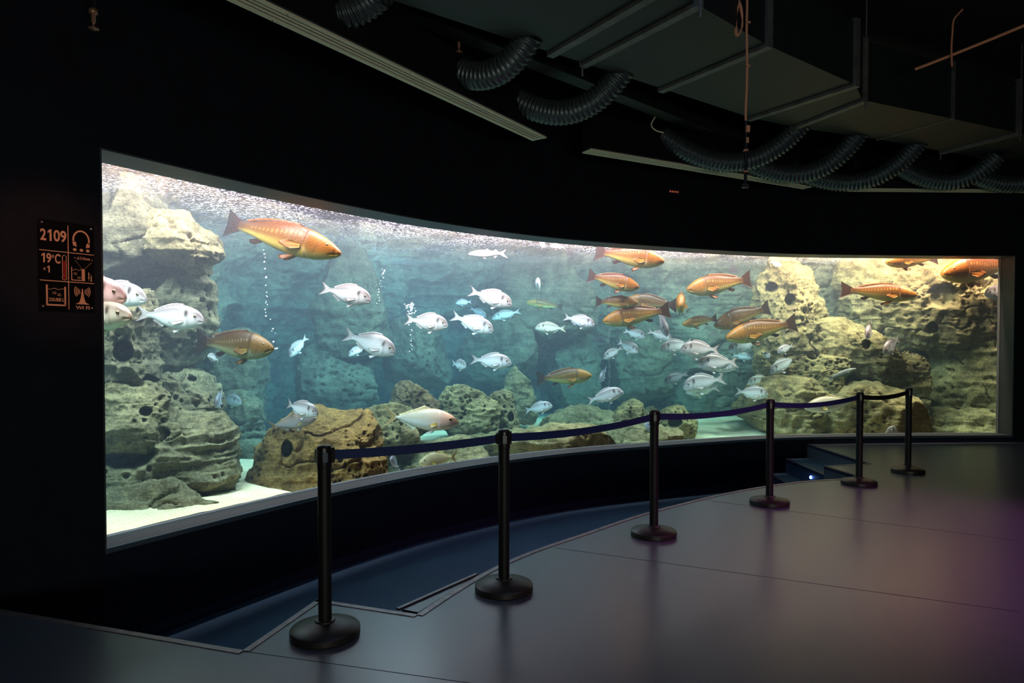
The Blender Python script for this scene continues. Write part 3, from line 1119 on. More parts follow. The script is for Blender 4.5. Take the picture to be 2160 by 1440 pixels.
def body_mesh(sp, b):
    S = SPEC[sp]
    nx, nr = (84, 48) if sp == 'meagre' else (60, 36)
    t = np.linspace(0, 1, nx) ** 1.25 * S['end']
    t[0] = .0005
    a = np.linspace(0, 2 * np.pi, nr, endpoint=False)
    tp, bt, wd = prof(t, S['top']), prof(t, S['bot']), prof(t, S['wid'])
    tp[0], bt[0], wd[0] = -.004, -.012, .004
    gill = .24 if sp in ('bream', 'jack') else .26
    wd = wd * (1 + (.11 if sp == 'meagre' else .07) * (sstep(gill - .09, gill - .005, t) - sstep(gill - .002, gill + .012, t)))
    wd = wd * (1 - .1 * np.exp(-((t - .035) / .012) ** 2))
    mid, hh = (tp + bt) / 2, (tp - bt) / 2
    ca, sa = np.cos(a), np.sin(a)
    e = .86
    X = np.repeat(t[:, None], nr, 1)
    Z = mid[:, None] + hh[:, None] * np.sign(sa) * np.abs(sa) ** e
    Y = wd[:, None] * np.sign(ca) * np.abs(ca) ** .95
    # mouth slit
    Hh = np.sign(sa) * np.abs(sa) ** e
    slit = np.exp(-((Hh[None, :] + .30 + t[:, None] * 2.2) / .10) ** 2) * (1 - sstep(.055, .085, t))[:, None]
    Y = Y * (1 - .35 * slit)
    V = np.c_[.5 - X.ravel(), Y.ravel(), Z.ravel()]
    V[:, 1] += bend_y(V[:, 0], b)
    F = grid_faces(nx, nr, True)
    caps = np.array([[i, (i + 1), nr - 2 - i, nr - 1 - i] for i in range(nr // 2 - 1)])
    me = mesh_np('body', V, np.vstack([F, caps, caps[:, ::-1] + (nx - 1) * nr]), M['brown_fish'] if sp == 'meagre' else M['fish'])
    x, z = X.ravel(), Z.ravel()
    h = np.clip((z - np.repeat(mid[:, None], nr, 1).ravel()) / (np.repeat(hh[:, None], nr, 1).ravel() + 1e-5), -1, 1)   # -1 belly .. 1 back
    if sp == 'bream':
        C = lerp((.92, .88, .86), (.76, .71, .70), sstep(-.6, .2, h))
        C = paint(C, .92 * sstep(.0, .75, h), (.20, .155, .15))
        lines = .5 + .5 * np.sin(h * 26)
        C = paint(C, .18 * lines * sstep(.25, .4, x), (.33, .29, .28))
        blot = np.exp(-(((x - .235) / .03) ** 2 + ((h - .38) / .36) ** 2) ** 2)
        C = paint(C, .97 * blot, (.05, .028, .022))
        C = paint(C, .5 * np.exp(-((x - .205) / .012) ** 2) * (h < .4) * (h > -.7), (.45, .36, .34))
        C = paint(C, .85 * np.exp(-(((x - .085) / .055) ** 2 + ((h - .8) / .6) ** 2)), (.15, .115, .11))
        C = paint(C, .8 * np.exp(-((x - .028) / .03) ** 2) * np.exp(-((h + .28) / .1) ** 2), (.22, .11, .11))
        C = paint(C, .6 * np.exp(-(((x - .10) / .02) ** 2 + ((h - .0) / .35) ** 2)), (.36, .3, .28))
    elif sp == 'meagre':
        C = lerp((.42, .36, .10), (.130, .058, .008), sstep(-.8, -.05, h))
        C = paint(C, sstep(0, .9, h), (.058, .021, .004))
        C = paint(C, .7 * (1 - sstep(.2, .275, x)) * sstep(-.8, -.3, h), (.25, .105, .012))
        dots = np.exp(-((h - .20 - .25 * np.exp(-((x - .3) / .15) ** 2)) / .09) ** 2) * sstep(.0, .7, np.sin(x * 170)) * (x > .29) * (x < .74)
        C = paint(C, .38 * dots, (.6, .42, .16))
        g = x - (.272 - .055 * (h + .1) ** 2)
        C = paint(C, .45 * np.exp(-((g + .012) / .009) ** 2) * (1 - sstep(-.6, -.1, h)), (.62, .54, .38))
        C = paint(C, .5 * np.exp(-((g - .004) / .007) ** 2) * (h < .75), (.035, .014, .005))
        C = paint(C, .5 * np.exp(-((x - .17 + .03 * h) / .006) ** 2) * (np.abs(h + .1) < .5), (.07, .028, .006))
        lip = -.30 - (x - .0) * 2.2
        C = paint(C, .9 * np.exp(-((h - lip) / .07) ** 2) * (x < .085), (.03, .012, .004))
        C = paint(C, .7 * np.exp(-((h - lip - .17) / .09) ** 2) * (x < .08), (.42, .24, .02))
        C = paint(C, .6 * np.exp(-((h - lip + .2) / .12) ** 2) * (x < .09), (.45, .33, .04))
        C = paint(C, .75 * sstep(.72, .85, x), (.05, .019, .009))
    elif sp == 'jack':
        C = lerp((.82, .73, .66), (.70, .56, .45), sstep(-.4, .3, h))
        C = paint(C, sstep(.3, 1.0, h), (.42, .29, .17))
        C = paint(C, .5 * np.exp(-((h - .3) / .1) ** 2) * sstep(.2, .3, x), (.85, .66, .38))
        C = paint(C, .3 * np.exp(-(((x - .1) / .03) ** 2 + ((h - .55) / .5) ** 2)), (.33, .21, .14))
        C = paint(C, .6 * np.exp(-((x - .03) / .03) ** 2) * np.exp(-((h + .3) / .1) ** 2), (.6, .35, .3))
    else:
        C = lerp((.75, .68, .66), (.6, .48, .46), sstep(-.4, .3, h))
        C = paint(C, sstep(.3, 1.0, h), (.36, .26, .25))
    # gill-cover edge
    set_col(me, C)
    return me


def fin_mesh(name, base, tip, b, cb, ct, mat, n=14, m=7, th=.006, rays=9, side=0.0, edge=None):
    """fin between a base line and a free edge, both given in (t, z) along the fish (t = distance from the nose) or as 3-D points"""
    def line(P, n):
        P = np.array([(p[0], 0, p[1]) if len(p) == 2 else p for p in P], float)
        Q = catmull(P, 12) if len(P) > 2 else P
        return resample(Q, 1e9)[0] if False else np.stack([np.interp(np.linspace(0, 1, n), np.linspace(0, 1, len(Q)), Q[:, k_]) for k_ in range(3)], 1)
    B, T = line(base, n), line(tip, n)
    v = np.linspace(0, 1, m)
    G = B[:, None, :] * (1 - v)[None, :, None] + T[:, None, :] * v[None, :, None]
    u = np.linspace(0, 1, n)
    thick = th * (1 - .8 * v)[None, :] * (1 + .35 * np.cos(u * rays * 2 * np.pi))[:, None]
    G[:, :, 0] = .5 - G[:, :, 0]
    G[:, :, 1] += bend_y(G[:, :, 0], b)
    L, R = G.copy(), G.copy()
    L[:, :, 1] += thick
    R[:, :, 1] -= thick
    V = np.vstack([L.reshape(-1, 3), R.reshape(-1, 3)])
    F1 = grid_faces(n, m)
    k_ = n * m
    rim = [i * m + m - 1 for i in range(n)]
    lo, hi = [j for j in range(m)], [(n - 1) * m + j for j in range(m)]
    E = [[a, b_, b_ + k_, a + k_] for seq in (rim, lo[::-1], hi) for a, b_ in zip(seq[:-1], seq[1:])]
    me = mesh_np(name, V, np.vstack([F1, F1[:, ::-1] + k_, np.array(E)]), mat)
    tt = np.tile(np.repeat(v[None, :], n, 0).ravel(), 2)
    uu = np.tile(np.repeat(u[:, None], m, 1).ravel(), 2)
    C = lerp(cb, ct, tt ** 1.3)
    C = C * (1 - .22 * (np.cos(uu * rays * 2 * np.pi) > .3))[:, None]
    if edge is not None:
        C = paint(C, sstep(.72, 1, tt) * .9, edge)
    set_col(me, C)
    return me


def eye_mesh(sp, b, sg, r, t, z):
    S = SPEC[sp]
    w = float(prof(np.array([t]), S['wid'])[0])
    tp, bt = float(prof(np.array([t]), S['top'])[0]), float(prof(np.array([t]), S['bot'])[0])
    hh, mid = (tp - bt) / 2, (tp + bt) / 2
    y = w * math.sqrt(max(.05, 1 - ((z - mid) / hh) ** 2)) * .97
    pr = [(.0, .42), (.35, .40), (.55, .33), (.62, .30)]
    V1, F1 = lathe([(q * r, zz * r) for q, zz in [(0.001, .62), (.3, .6), (.55, .5)]], 14)
    V2, F2 = lathe([(q * r, zz * r) for q, zz in [(.56, .5), (.8, .36), (1, .05), (1.02, -.3)]], 14)
    V = np.vstack([V1, V2])
    V = np.c_[V[:, 0], V[:, 2] * sg, V[:, 1]] + np.array([.5 - t, sg * y, z])
    me = mesh_np('eye', V, np.vstack([F1, F2 + len(V1)]), M['eye'])
    me.materials.append(M['iris'])
    me.polygons.foreach_set('material_index', np.r_[np.zeros(len(F1), np.int32), np.ones(len(F2), np.int32)])
    return me


_fish = {}


def fish_parts(sp, b):
    key = (sp, b)
    if key in _fish:
        return _fish[key]
    f = M['fin']
    if sp == 'bream':
        pale, dusk = (.66, .58, .55), (.4, .3, .29)
        P = [('body', body_mesh(sp, b)),
             ('tail_fin', fin_mesh('tail_fin', [(.80, .036), (.80, 0), (.80, -.036)], [(.995, .135), (.93, .06), (.90, .0), (.93, -.06), (.985, -.13)], b, pale, (.55, .45, .43), f, 17, 8, .007, 9, edge=(.13, .075, .07))),
             ('dorsal_fin', fin_mesh('dorsal_fin', [(.27, .185), (.40, .182), (.56, .13), (.70, .062)], [(.32, .222), (.46, .212), (.60, .158), (.73, .082)], b, (.32, .26, .25), (.5, .42, .4), f, 20, 5, .005, 12)),
             ('anal_fin', fin_mesh('anal_fin', [(.55, -.122), (.63, -.085), (.71, -.05)], [(.59, -.155), (.66, -.115), (.735, -.07)], b, pale, (.8, .7, .67), f, 12, 5, .005, 7))]
        for sg in (1, -1):
            P.append(('pectoral_fin', fin_mesh('pectoral_fin', [(.262, sg * .070, -.02), (.262, sg * .074, -.05)], [(.47, sg * .085, -.075), (.40, sg * .090, -.105)], b, (.5, .4, .37), (.72, .64, .6), f, 8, 8, .003, 5)))
            P.append(('pelvic_fin', fin_mesh('pelvic_fin', [(.30, sg * .02, -.150), (.345, sg * .018, -.152)], [(.385, sg * .045, -.225), (.425, sg * .03, -.195)], b, pale, (.95, .9, .88), f, 7, 6, .004, 4)))
            P.append(('eye', eye_mesh(sp, b, sg, .021, .115, .055)))
    elif sp == 'meagre':
        dk, md = (.030, .012, .007), (.12, .04, .01)
        P = [('body', body_mesh(sp, b)),
             ('tail_fin', fin_mesh('tail_fin', [(.83, .042), (.83, 0), (.83, -.042)], [(.985, .125), (.975, .06), (.97, .0), (.975, -.06), (.985, -.125)], b, (.04, .014, .006), (.018, .008, .005), f, 17, 8, .008, 10)),
             ('dorsal_fin', fin_mesh('dorsal_fin', [(.30, .126), (.45, .122), (.60, .09), (.76, .05)], [(.36, .150), (.50, .138), (.64, .112), (.79, .064)], b, dk, (.17, .06, .01), f, 22, 5, .005, 14)),
             ('anal_fin', fin_mesh('anal_fin', [(.60, -.083), (.655, -.07)], [(.66, -.120), (.705, -.118), (.72, -.09)], b, dk, dk, f, 9, 6, .005, 5))]
        for sg in (1, -1):
            P.append(('pectoral_fin', fin_mesh('pectoral_fin', [(.285, sg * .083, -.015), (.285, sg * .086, -.05)], [(.375, sg * .100, -.012), (.445, sg * .112, -.045), (.40, sg * .112, -.072), (.345, sg * .106, -.078)], b, (.30, .14, .012), (.16, .055, .007), f, 9, 7, .004, 6)))
            P.append(('pelvic_fin', fin_mesh('pelvic_fin', [(.32, sg * .03, -.118), (.37, sg * .026, -.12)], [(.38, sg * .05, -.165), (.42, sg * .05, -.178), (.44, sg * .035, -.15)], b, (.2, .08, .01), (.12, .04, .008), f, 7, 6, .004, 5)))
            P.append(('eye', eye_mesh(sp, b, sg, .0115, .105, .035)))
    elif sp == 'jack':
        P = [('body', body_mesh(sp, b)),
             ('tail_fin', fin_mesh('tail_fin', [(.80, .018), (.80, 0), (.80, -.018)], [(1.0, .16), (.915, .07), (.875, .0), (.915, -.07), (.985, -.15)], b, (.6, .38, .16), (.45, .25, .09), f, 17, 8, .007, 8)),
             ('dorsal_fin', fin_mesh('dorsal_fin', [(.36, .146), (.46, .132), (.60, .09), (.76, .028)], [(.45, .185), (.52, .150), (.63, .103), (.78, .04)], b, (.72, .55, .36), (.85, .62, .3), f, 20, 5, .005, 12)),
             ('anal_fin', fin_mesh('anal_fin', [(.54, -.112), (.64, -.072), (.76, -.028)], [(.59, -.145), (.67, -.088), (.78, -.04)], b, (.9, .8, .6), (.95, .85, .7), f, 14, 5, .005, 8))]
        for sg in (1, -1):
            P.append(('pectoral_fin', fin_mesh('pectoral_fin', [(.27, sg * .078, -.02), (.27, sg * .08, -.055)], [(.37, sg * .10, -.05), (.34, sg * .105, -.085)], b, (.85, .6, .08), (.8, .65, .35), f, 8, 6, .004, 5)))
            P.append(('pelvic_fin', fin_mesh('pelvic_fin', [(.30, sg * .02, -.132), (.345, sg * .018, -.136)], [(.38, sg * .035, -.185), (.42, sg * .025, -.17)], b, (.95, .9, .8), (.95, .9, .85), f, 7, 6, .004, 4)))
            P.append(('eye', eye_mesh(sp, b, sg, .020, .105, .035)))
    else:
        pk = (.85, .68, .64)
        P = [('body', body_mesh(sp, b)),
             ('tail_fin', fin_mesh('tail_fin', [(.81, .036), (.81, 0), (.81, -.036)], [(1.0, .13), (.94, .06), (.90, .0), (.94, -.06), (1.0, -.13)], b, pk, (.8, .6, .55), f, 17, 7, .007, 8)),
             ('dorsal_fin', fin_mesh('dorsal_fin', [(.42, .098), (.46, .096), (.50, .09)], [(.47, .135), (.49, .12), (.52, .098)], b, pk, pk, f, 8, 5, .005, 4)),
             ('dorsal_fin', fin_mesh('dorsal_fin', [(.63, .072), (.67, .064), (.72, .054)], [(.69, .115), (.71, .095), (.745, .066)], b, pk, pk, f, 8, 5, .005, 4)),
             ('anal_fin', fin_mesh('anal_fin', [(.62, -.078), (.67, -.064), (.71, -.052)], [(.69, -.125), (.71, -.1), (.74, -.066)], b, pk, pk, f, 8, 5, .005, 4))]
        for sg in (1, -1):
            P.append(('pectoral_fin', fin_mesh('pectoral_fin', [(.25, sg * .066, .01), (.25, sg * .07, -.02)], [(.35, sg * .085, .03), (.34, sg * .088, -.01)], b, pk, (.92, .8, .78), f, 7, 5, .003, 4)))
            P.append(('pelvic_fin', fin_mesh('pelvic_fin', [(.36, sg * .02, -.105), (.40, sg * .018, -.108)], [(.43, sg * .035, -.155), (.46, sg * .025, -.14)], b, pk, (.95, .9, .85), f, 6, 5, .004, 4)))
            P.append(('eye', eye_mesh(sp, b, sg, .015, .095, .015)))
    _fish[key] = P
    return P


NAMES = {'bream': 'sea_bream', 'meagre': 'brown_fish', 'jack': 'amberjack', 'mullet': 'mullet'}
GROUPS = {'bream': 'silver bream in the aquarium', 'meagre': 'large brown fish in the aquarium', 'jack': 'amberjacks near the bottom', 'mullet': None}


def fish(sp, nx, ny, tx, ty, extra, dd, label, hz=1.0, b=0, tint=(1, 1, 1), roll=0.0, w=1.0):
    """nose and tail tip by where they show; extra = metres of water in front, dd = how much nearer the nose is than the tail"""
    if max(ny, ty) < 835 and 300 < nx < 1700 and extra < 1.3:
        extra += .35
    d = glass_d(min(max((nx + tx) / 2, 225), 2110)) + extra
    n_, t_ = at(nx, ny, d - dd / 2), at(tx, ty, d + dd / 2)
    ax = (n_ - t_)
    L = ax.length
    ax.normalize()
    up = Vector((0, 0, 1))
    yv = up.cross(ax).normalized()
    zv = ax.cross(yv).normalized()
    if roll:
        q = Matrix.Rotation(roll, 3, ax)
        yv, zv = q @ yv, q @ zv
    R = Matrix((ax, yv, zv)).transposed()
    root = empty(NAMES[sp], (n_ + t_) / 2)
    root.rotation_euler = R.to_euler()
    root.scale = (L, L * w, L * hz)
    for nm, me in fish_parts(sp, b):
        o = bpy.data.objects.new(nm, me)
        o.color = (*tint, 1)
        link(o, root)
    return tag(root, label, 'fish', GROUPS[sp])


GOLD, DUSK, ORG = (1.25, 1.15, .9), (.7, .75, .9), (1.25, 1.0, .8)
Bf = 'bream'
FISH = [
    # left end
    (Bf, 267, 628, 95, 606, .35, .1, 'pink silver bream cut off by the left window edge, upper of the three', 1.0, 0, (1.0, .72, .66)),
    (Bf, 309, 632, 175, 606, .55, .05, 'silver bream half hidden behind the pink one at the left window edge', 1.0, 0),
    (Bf, 278, 668, 120, 672, .32, .25, 'yellowish bream at the left window edge, under the pink one', .8, 0, (.85, .9, .7)),
    (Bf, 431, 677, 283, 660, .4, .0, 'white bream under the sloping rock at left, tail touching the fish at the edge', .95, 0),
    ('meagre', 720, 535, 449, 458, .45, .0, 'biggest orange-brown fish, high at left under the rippled surface', .90, 1, (1.1, .95, .7)),
    ('meagre', 578, 735, 411, 719, .45, .1, 'dull brown fish with yellow belly, above the left outcrop', 1.28, 0, (.72, .86, 1.5)),
    (Bf, 610, 752, 649, 708, 2.1, .2, 'small cyan bream tilted nose down, right of the dull brown fish', 1.0, 0),
    (Bf, 438, 750, 462, 760, .8, .2, 'tiny cyan bream below the tail of the dull brown fish', 1.0, 0),
    (Bf, 783, 634, 673, 606, .6, .05, 'dusky-backed bream above the bubbles at centre left', 1.0, 0, (.82, .76, .75)),
    (Bf, 735, 750, 775, 727, 1.9, .1, 'cyan bream half hidden behind the brightest white bream', 1.0, 0),
    (Bf, 834, 744, 723, 703, .5, .05, 'brightest white bream below centre left, tail raised', 1.05, 0, (1.05, 1.02, 1.02)),
    (Bf, 945, 687, 852, 672, .6, .05, 'pinkish bream beneath the thick bubble cluster', 1.08, 0, (1.0, .9, .86)),
    (Bf, 1041, 699, 950, 664, .7, .05, 'white bream nose down, right behind the pinkish one', 1.0, 0),
    (Bf, 1080, 643, 987, 612, .7, .05, 'bream with brownish back, highest of the three at centre', 1.0, 0, (.88, .78, .75)),
    ('mullet', 988, 535, 1071, 534, .5, .0, 'slim pink mullet alone just under the surface at centre', .95, 0),
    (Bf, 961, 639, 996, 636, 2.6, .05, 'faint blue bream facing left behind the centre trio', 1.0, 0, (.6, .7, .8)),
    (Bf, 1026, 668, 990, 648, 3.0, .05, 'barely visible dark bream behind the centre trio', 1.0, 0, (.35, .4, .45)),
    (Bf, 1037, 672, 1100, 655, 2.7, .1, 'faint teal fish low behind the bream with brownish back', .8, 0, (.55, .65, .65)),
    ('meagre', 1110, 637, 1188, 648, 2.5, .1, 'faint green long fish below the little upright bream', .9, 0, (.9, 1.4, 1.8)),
    (Bf, 1133, 592, 1139, 612, 1.7, .45, 'little bream seen head on, above the faint green fish', 1.0, 0),
    (Bf, 1129, 691, 1196, 693, 1.5, .05, 'pale green bream facing left, left of the seam', .95, 0, (.8, .85, .7)),
    (Bf, 1255, 686, 1187, 667, .8, .05, 'mauve-grey bream left of the seam, facing right', 1.0, 0, (.82, .78, .82)),
    (Bf, 1079, 766, 990, 757, .6, .05, 'white bream above the pointed rock peak', 1.0, 0),
    (Bf, 983, 772, 953, 766, 1.7, .25, 'small cyan bream turning away, behind the tail of a white one', 1.2, 0),
    ('meagre', 1249, 791, 1130, 799, .8, .05, 'olive-gold fish with dark tail, above the rock ridge', 1.12, 0, (1.1, 1.2, 1.2)),
    (Bf, 1165, 855, 1105, 866, 1.0, .05, 'pale blue-white bream low over the rocks at centre', 1.05, 0, (.9, .97, 1)),
    (Bf, 1315, 826, 1236, 846, .7, .05, 'white bream swimming up and right, across the seam', 1.0, 0),
    (Bf, 1266, 803, 1279, 777, 1.3, .35, 'small bluish bream seen from the front, left of the seam', 1.0, 0, (.7, .75, .9)),
    ('jack', 968, 890, 805, 877, .4, .05, 'large pale amberjack with forked tail above the grey rocks', .98, 0),
    ('jack', 884, 975, 968, 962, .3, .35, 'yellowish amberjack half hidden by the sill, below the large one', 1.1, 0, (.95, .92, .65)),
    (Bf, 824, 966, 842, 988, .2, .25, 'small bluish bream tucked between brown boulder and sill', 1.0, 0, (.5, .6, .8)),
    (Bf, 671, 873, 594, 851, .5, .1, 'grey-white bream with upright tail over the big brown boulder', 1.08, 1, (.85, .85, .88)),
    ('jack', 668, 880, 560, 902, .75, .05, 'mauve-grey amberjack behind the bream over the brown boulder', .95, 0, (.55, .5, .58)),
    (Bf, 509, 849, 461, 839, 2.1, .1, 'cyan bream facing right, above the dim boulder at left', 1.15, 0),
    (Bf, 455, 856, 470, 828, 1.0, .3, 'cyan bream seen end on, beside another cyan bream', 1.1, 0, (.8, .9, 1)),
    # brown fish by the seam
    ('meagre', 1402, 551, 1252, 530, .4, .1, 'brown fish cut by the window head, just right of the seam', 1.1, 0, (1.05, 1, .95)),
    ('meagre', 1349, 606, 1238, 580, .5, .05, 'dark orange fish nose down at the seam, under the topmost one', 1.15, 0, (1.05, .9, .8)),
    ('meagre', 1346, 638, 1255, 636, .6, .05, 'short orange-tailed fish overlapping a dark brown one', 1.1, 0, (1.05, .95, .8)),
    ('meagre', 1318, 633, 1430, 644, .9, .05, 'dark grey-brown fish facing left, partly hidden by the short orange-tailed one', 1.15, 0, (.55, .6, .8)),
    ('meagre', 1434, 645, 1441, 628, .6, .75, 'brown fish seen head on with yellow fins, right of the dark one', 1.5, 0, (.9, .95, .9), 0, 1.0),
    ('meagre', 1448, 610, 1587, 588, .5, .05, 'orange-brown fish with yellow dorsal fin facing left, top of the shoal', 1.15, 0, (1.1, 1.0, .85)),
    ('meagre', 1271, 677, 1416, 653, .5, .05, 'golden fish facing left across the seam, lowest of its cluster', 1.05, 0, GOLD),
    ('meagre', 1439, 684, 1514, 671, .8, .05, 'small pale brown fish facing left, between two larger brown ones', 1.1, 0, (1.1, 1.3, 1.3)),
    ('meagre', 1506, 687, 1626, 648, .65, .05, 'dark brown fish with dark tail raised, just above the lowest golden fish', 1.15, 0, (.6, .6, .62)),
    ('meagre', 1531, 712, 1683, 680, .45, .05, 'golden fish facing left with dark tail, at the foot of the pinnacle', 1.08, 0, GOLD),
    # bream shoal
    (Bf, 1407, 708, 1387, 652, .7, .35, 'narrow grey bream diving steeply, in front of a cyan one', 1.0, 0, (.75, .72, .76)),
    (Bf, 1364, 712, 1314, 696, 1.6, .05, 'cyan bream facing right under the golden fish at the seam', 1.0, 0),
    (Bf, 1418, 716, 1364, 697, 1.5, .1, 'cyan bream half covered by the diving grey one', 1.0, 0),
    (Bf, 1347, 742, 1299, 719, .8, .2, 'silver bream curving right, upper of two beside the seam', 1.15, 1, (.95, .97, .95)),
    (Bf, 1273, 756, 1315, 731, .9, .05, 'silver bream facing down left, lower of two beside the seam', 1.05, 0, (.9, .95, .95)),
    (Bf, 1393, 738, 1462, 722, .8, .1, 'grey-white bream facing left, behind the pink bream', 1.1, 0, (.9, .93, .95)),
    (Bf, 1435, 738, 1521, 737, .6, .05, 'pink bream facing left in the middle of the shoal', 1.1, 0, (1.0, .84, .80)),
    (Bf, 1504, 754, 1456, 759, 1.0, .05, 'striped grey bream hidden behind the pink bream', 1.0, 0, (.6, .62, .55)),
    (Bf, 1471, 768, 1559, 763, .6, .05, 'pinkish bream facing left, front of the overlapping pair', 1.1, 0, (1.0, .86, .83)),
    (Bf, 1553, 775, 1471, 766, .8, .05, 'pale bream facing right, rear of the overlapping pair', 1.05, 0, (.95, .9, .88)),
    (Bf, 1537, 739, 1605, 715, .9, .05, 'blue-white bream facing left under the lowest golden fish', 1.05, 0, (.88, .93, 1)),
    (Bf, 1640, 743, 1675, 727, .4, .1, 'small cyan bream at the foot of the pinnacle, tail up right', 1.05, 0),
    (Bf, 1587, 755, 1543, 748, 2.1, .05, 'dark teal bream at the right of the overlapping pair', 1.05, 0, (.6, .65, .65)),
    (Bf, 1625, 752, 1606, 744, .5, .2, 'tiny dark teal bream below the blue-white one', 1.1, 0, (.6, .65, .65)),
    (Bf, 1624, 787, 1684, 750, .7, .05, 'grey-white bream heading down left, rightmost of the shoal', 1.0, 0, (.9, .88, .88)),
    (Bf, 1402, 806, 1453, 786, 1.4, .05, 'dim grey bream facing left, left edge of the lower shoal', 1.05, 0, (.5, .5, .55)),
    (Bf, 1441, 817, 1532, 797, .6, .05, 'bream with greyish back facing left, upper of the low pair', 1.1, 0, (.92, .86, .84)),
    (Bf, 1446, 826, 1521, 817, .8, .05, 'pale bream facing left, under the one with greyish back', 1.0, 0),
    (Bf, 1577, 807, 1636, 801, .8, .05, 'white bream with yellow face, facing left above the lowest bream', 1.1, 0, (.98, 1, .88)),
    (Bf, 1621, 833, 1549, 824, .6, .05, 'pinkish-white bream facing right, by the top of the fourth stanchion', 1.1, 0, (1.0, .9, .86)),
    ('jack', 1697, 859, 1818, 843, .4, .05, 'pale amberjack crossed by the belt, between the fourth and fifth stanchions', .95, 0, (1.0, .92, .85)),
    (Bf, 1649, 561, 1623, 551, 1.0, .1, 'tiny silver bream over the top of the pinnacle', 1.0, 0),
    # right end
    ('meagre', 1934, 622, 1770, 611, .4, .05, 'golden-orange fish alone before the pale rock brow at right', .9, 0, (1.5, 1.25, .8)),
    ('meagre', 1868, 553, 1980, 543, .4, .1, 'golden fish mostly hidden by the window head, upper right', 1.0, 0, GOLD),
    ('meagre', 1986, 577, 2150, 555, .35, .3, 'heavy orange fish facing left at the upper right corner', 1.1, 0, (1.3, 1.0, .8)),
    (Bf, 2077, 620, 2150, 614, .4, .05, 'white bream cut by the right window edge', 1.1, 0),
    (Bf, 1828, 711, 1840, 680, .42, .42, 'bream seen head on with raised tail, right of the pinnacle', 1.0, 0, (1.0, .9, .88)),
    (Bf, 1864, 744, 1898, 712, .42, .30, 'mauve bream turning down left, below the head-on one at right', 1.05, 0, (.9, .82, .82)),
    ('mullet', 1806, 777, 1744, 800, .4, .05, 'slim mottled grey-green fish before the pitted rock at right', 1.0, 0, (.30, .38, .32)),
    (Bf, 1360, 893, 1398, 925, .5, .1, 'bluish bream behind the third stanchion, just above the sill', 1.0, 0, (.55, .6, .75)),
    (Bf, 1868, 911, 1925, 912, .18, .05, 'white and orange fish back showing over the sill, left of the sixth stanchion', 1.2, 0, (1.05, .95, .8)),
    (Bf, 1150, 520, 1136, 512, .5, .2, 'small pinkish bream at the window head, left of a pair', 1.1, 0, (1, .8, .75)),
    (Bf, 1160, 519, 1193, 521, .5, .05, 'small pinkish bream at the window head, right of a pair', 1.0, 0, (1, .8, .75)),
]
for f_ in FISH:
    fish(*f_)

# air bubbles: three thin rising streams
rng = random.Random(4)
U8, F8 = cube_sphere(3)
VV, FF, nb = [], [], 0
def bub(px, py, ex, r):
    global nb
    c = np.array(at(px, py, glass_d(px) + ex))
    VV.append(U8 * r + c)
    FF.append(F8 + nb)
    nb += len(U8)
for y in np.arange(528, 705, 5.5):
    if rng.random() < .75:
        x = np.interp(y, [528, 560, 620, 660, 690, 705], [558, 560, 563, 562, 572, 578])
        bub(x + rng.uniform(-3, 3), y + rng.uniform(-3, 3), .5, rng.uniform(.004, .0095))
for y in np.arange(568, 642, 6):
    x = np.interp(y, [568, 642], [809, 796])
    bub(x + rng.uniform(-3, 3), y, .7, rng.uniform(.004, .008))
for i_ in range(46):
    bub(866 + rng.gauss(0, 4.5), 649 + rng.gauss(0, 6), .7, rng.uniform(.005, .011))
for y in np.arange(640, 748, 6):
    bub(866 + rng.uniform(-3.5, 3.5), y + rng.uniform(-3, 3), .7, rng.uniform(.004, .009))
for x, y in ((811, 571), (808, 577), (577, 721), (579, 736), (584, 735)):
    bub(x, y, .6, .011)
tag(obj_np('bubbles', np.vstack(VV), np.vstack(FF), M['bubble']), 'thin rising streams of small white air bubbles in the water', 'bubbles', kind='stuff')

# ------------------------------------------------------------------ stanchions with retractable belts
posts_px = [(686, 1330), (1063, 1237), (1379, 1123), (1623, 1058), (1812, 1017), (1915, 992)]
tops_px = [940, 899, 863, 841, 828, 820]
posts = [atz(x, y, .02) for x, y in posts_px]
POST_H = .975
post_labels = ['black belt stanchion nearest the camera, on the corner of the upper floor', 'black belt stanchion, second from the near end, on the curved floor edge',
               'black belt stanchion, third from the near end, before the seam of the window', 'black belt stanchion, fourth from the near end, left of the steps',
               'black belt stanchion, fifth from the near end, beside the steps', 'black belt stanchion farthest away, at the right end of the row']
baseV, baseF = lathe([(.0, .0), (.170, .0), (.176, .006), (.176, .036), (.170, .043), (.10, .060), (.052, .072), (.048, .080), (.0, .081)], 56)
base_me = mesh_np('base', baseV, baseF, M['post_base'])
base_me.set_sharp_from_angle(angle=.7)
pV, pF = lathe([(.0, .075), (.0335, .075), (.0335, POST_H - .115), (.0, POST_H - .114)], 32)
post_me = mesh_np('post', pV, pF, M['black'])
post_me.set_sharp_from_angle(angle=.7)
hV, hF = lathe([(.0, POST_H - .118), (.036, POST_H - .118), (.037, POST_H - .115), (.037, POST_H - .014), (.0365, POST_H - .010), (.034, POST_H - .004), (.028, POST_H), (.0, POST_H)], 32)
head_me = mesh_np('head', hV, hF, M['black_gloss'])
head_me.set_sharp_from_angle(angle=.7)
cV, cF = lathe([(.0335, .0), (.0365, .0), (.0365, .02), (.0335, .022)], 32)
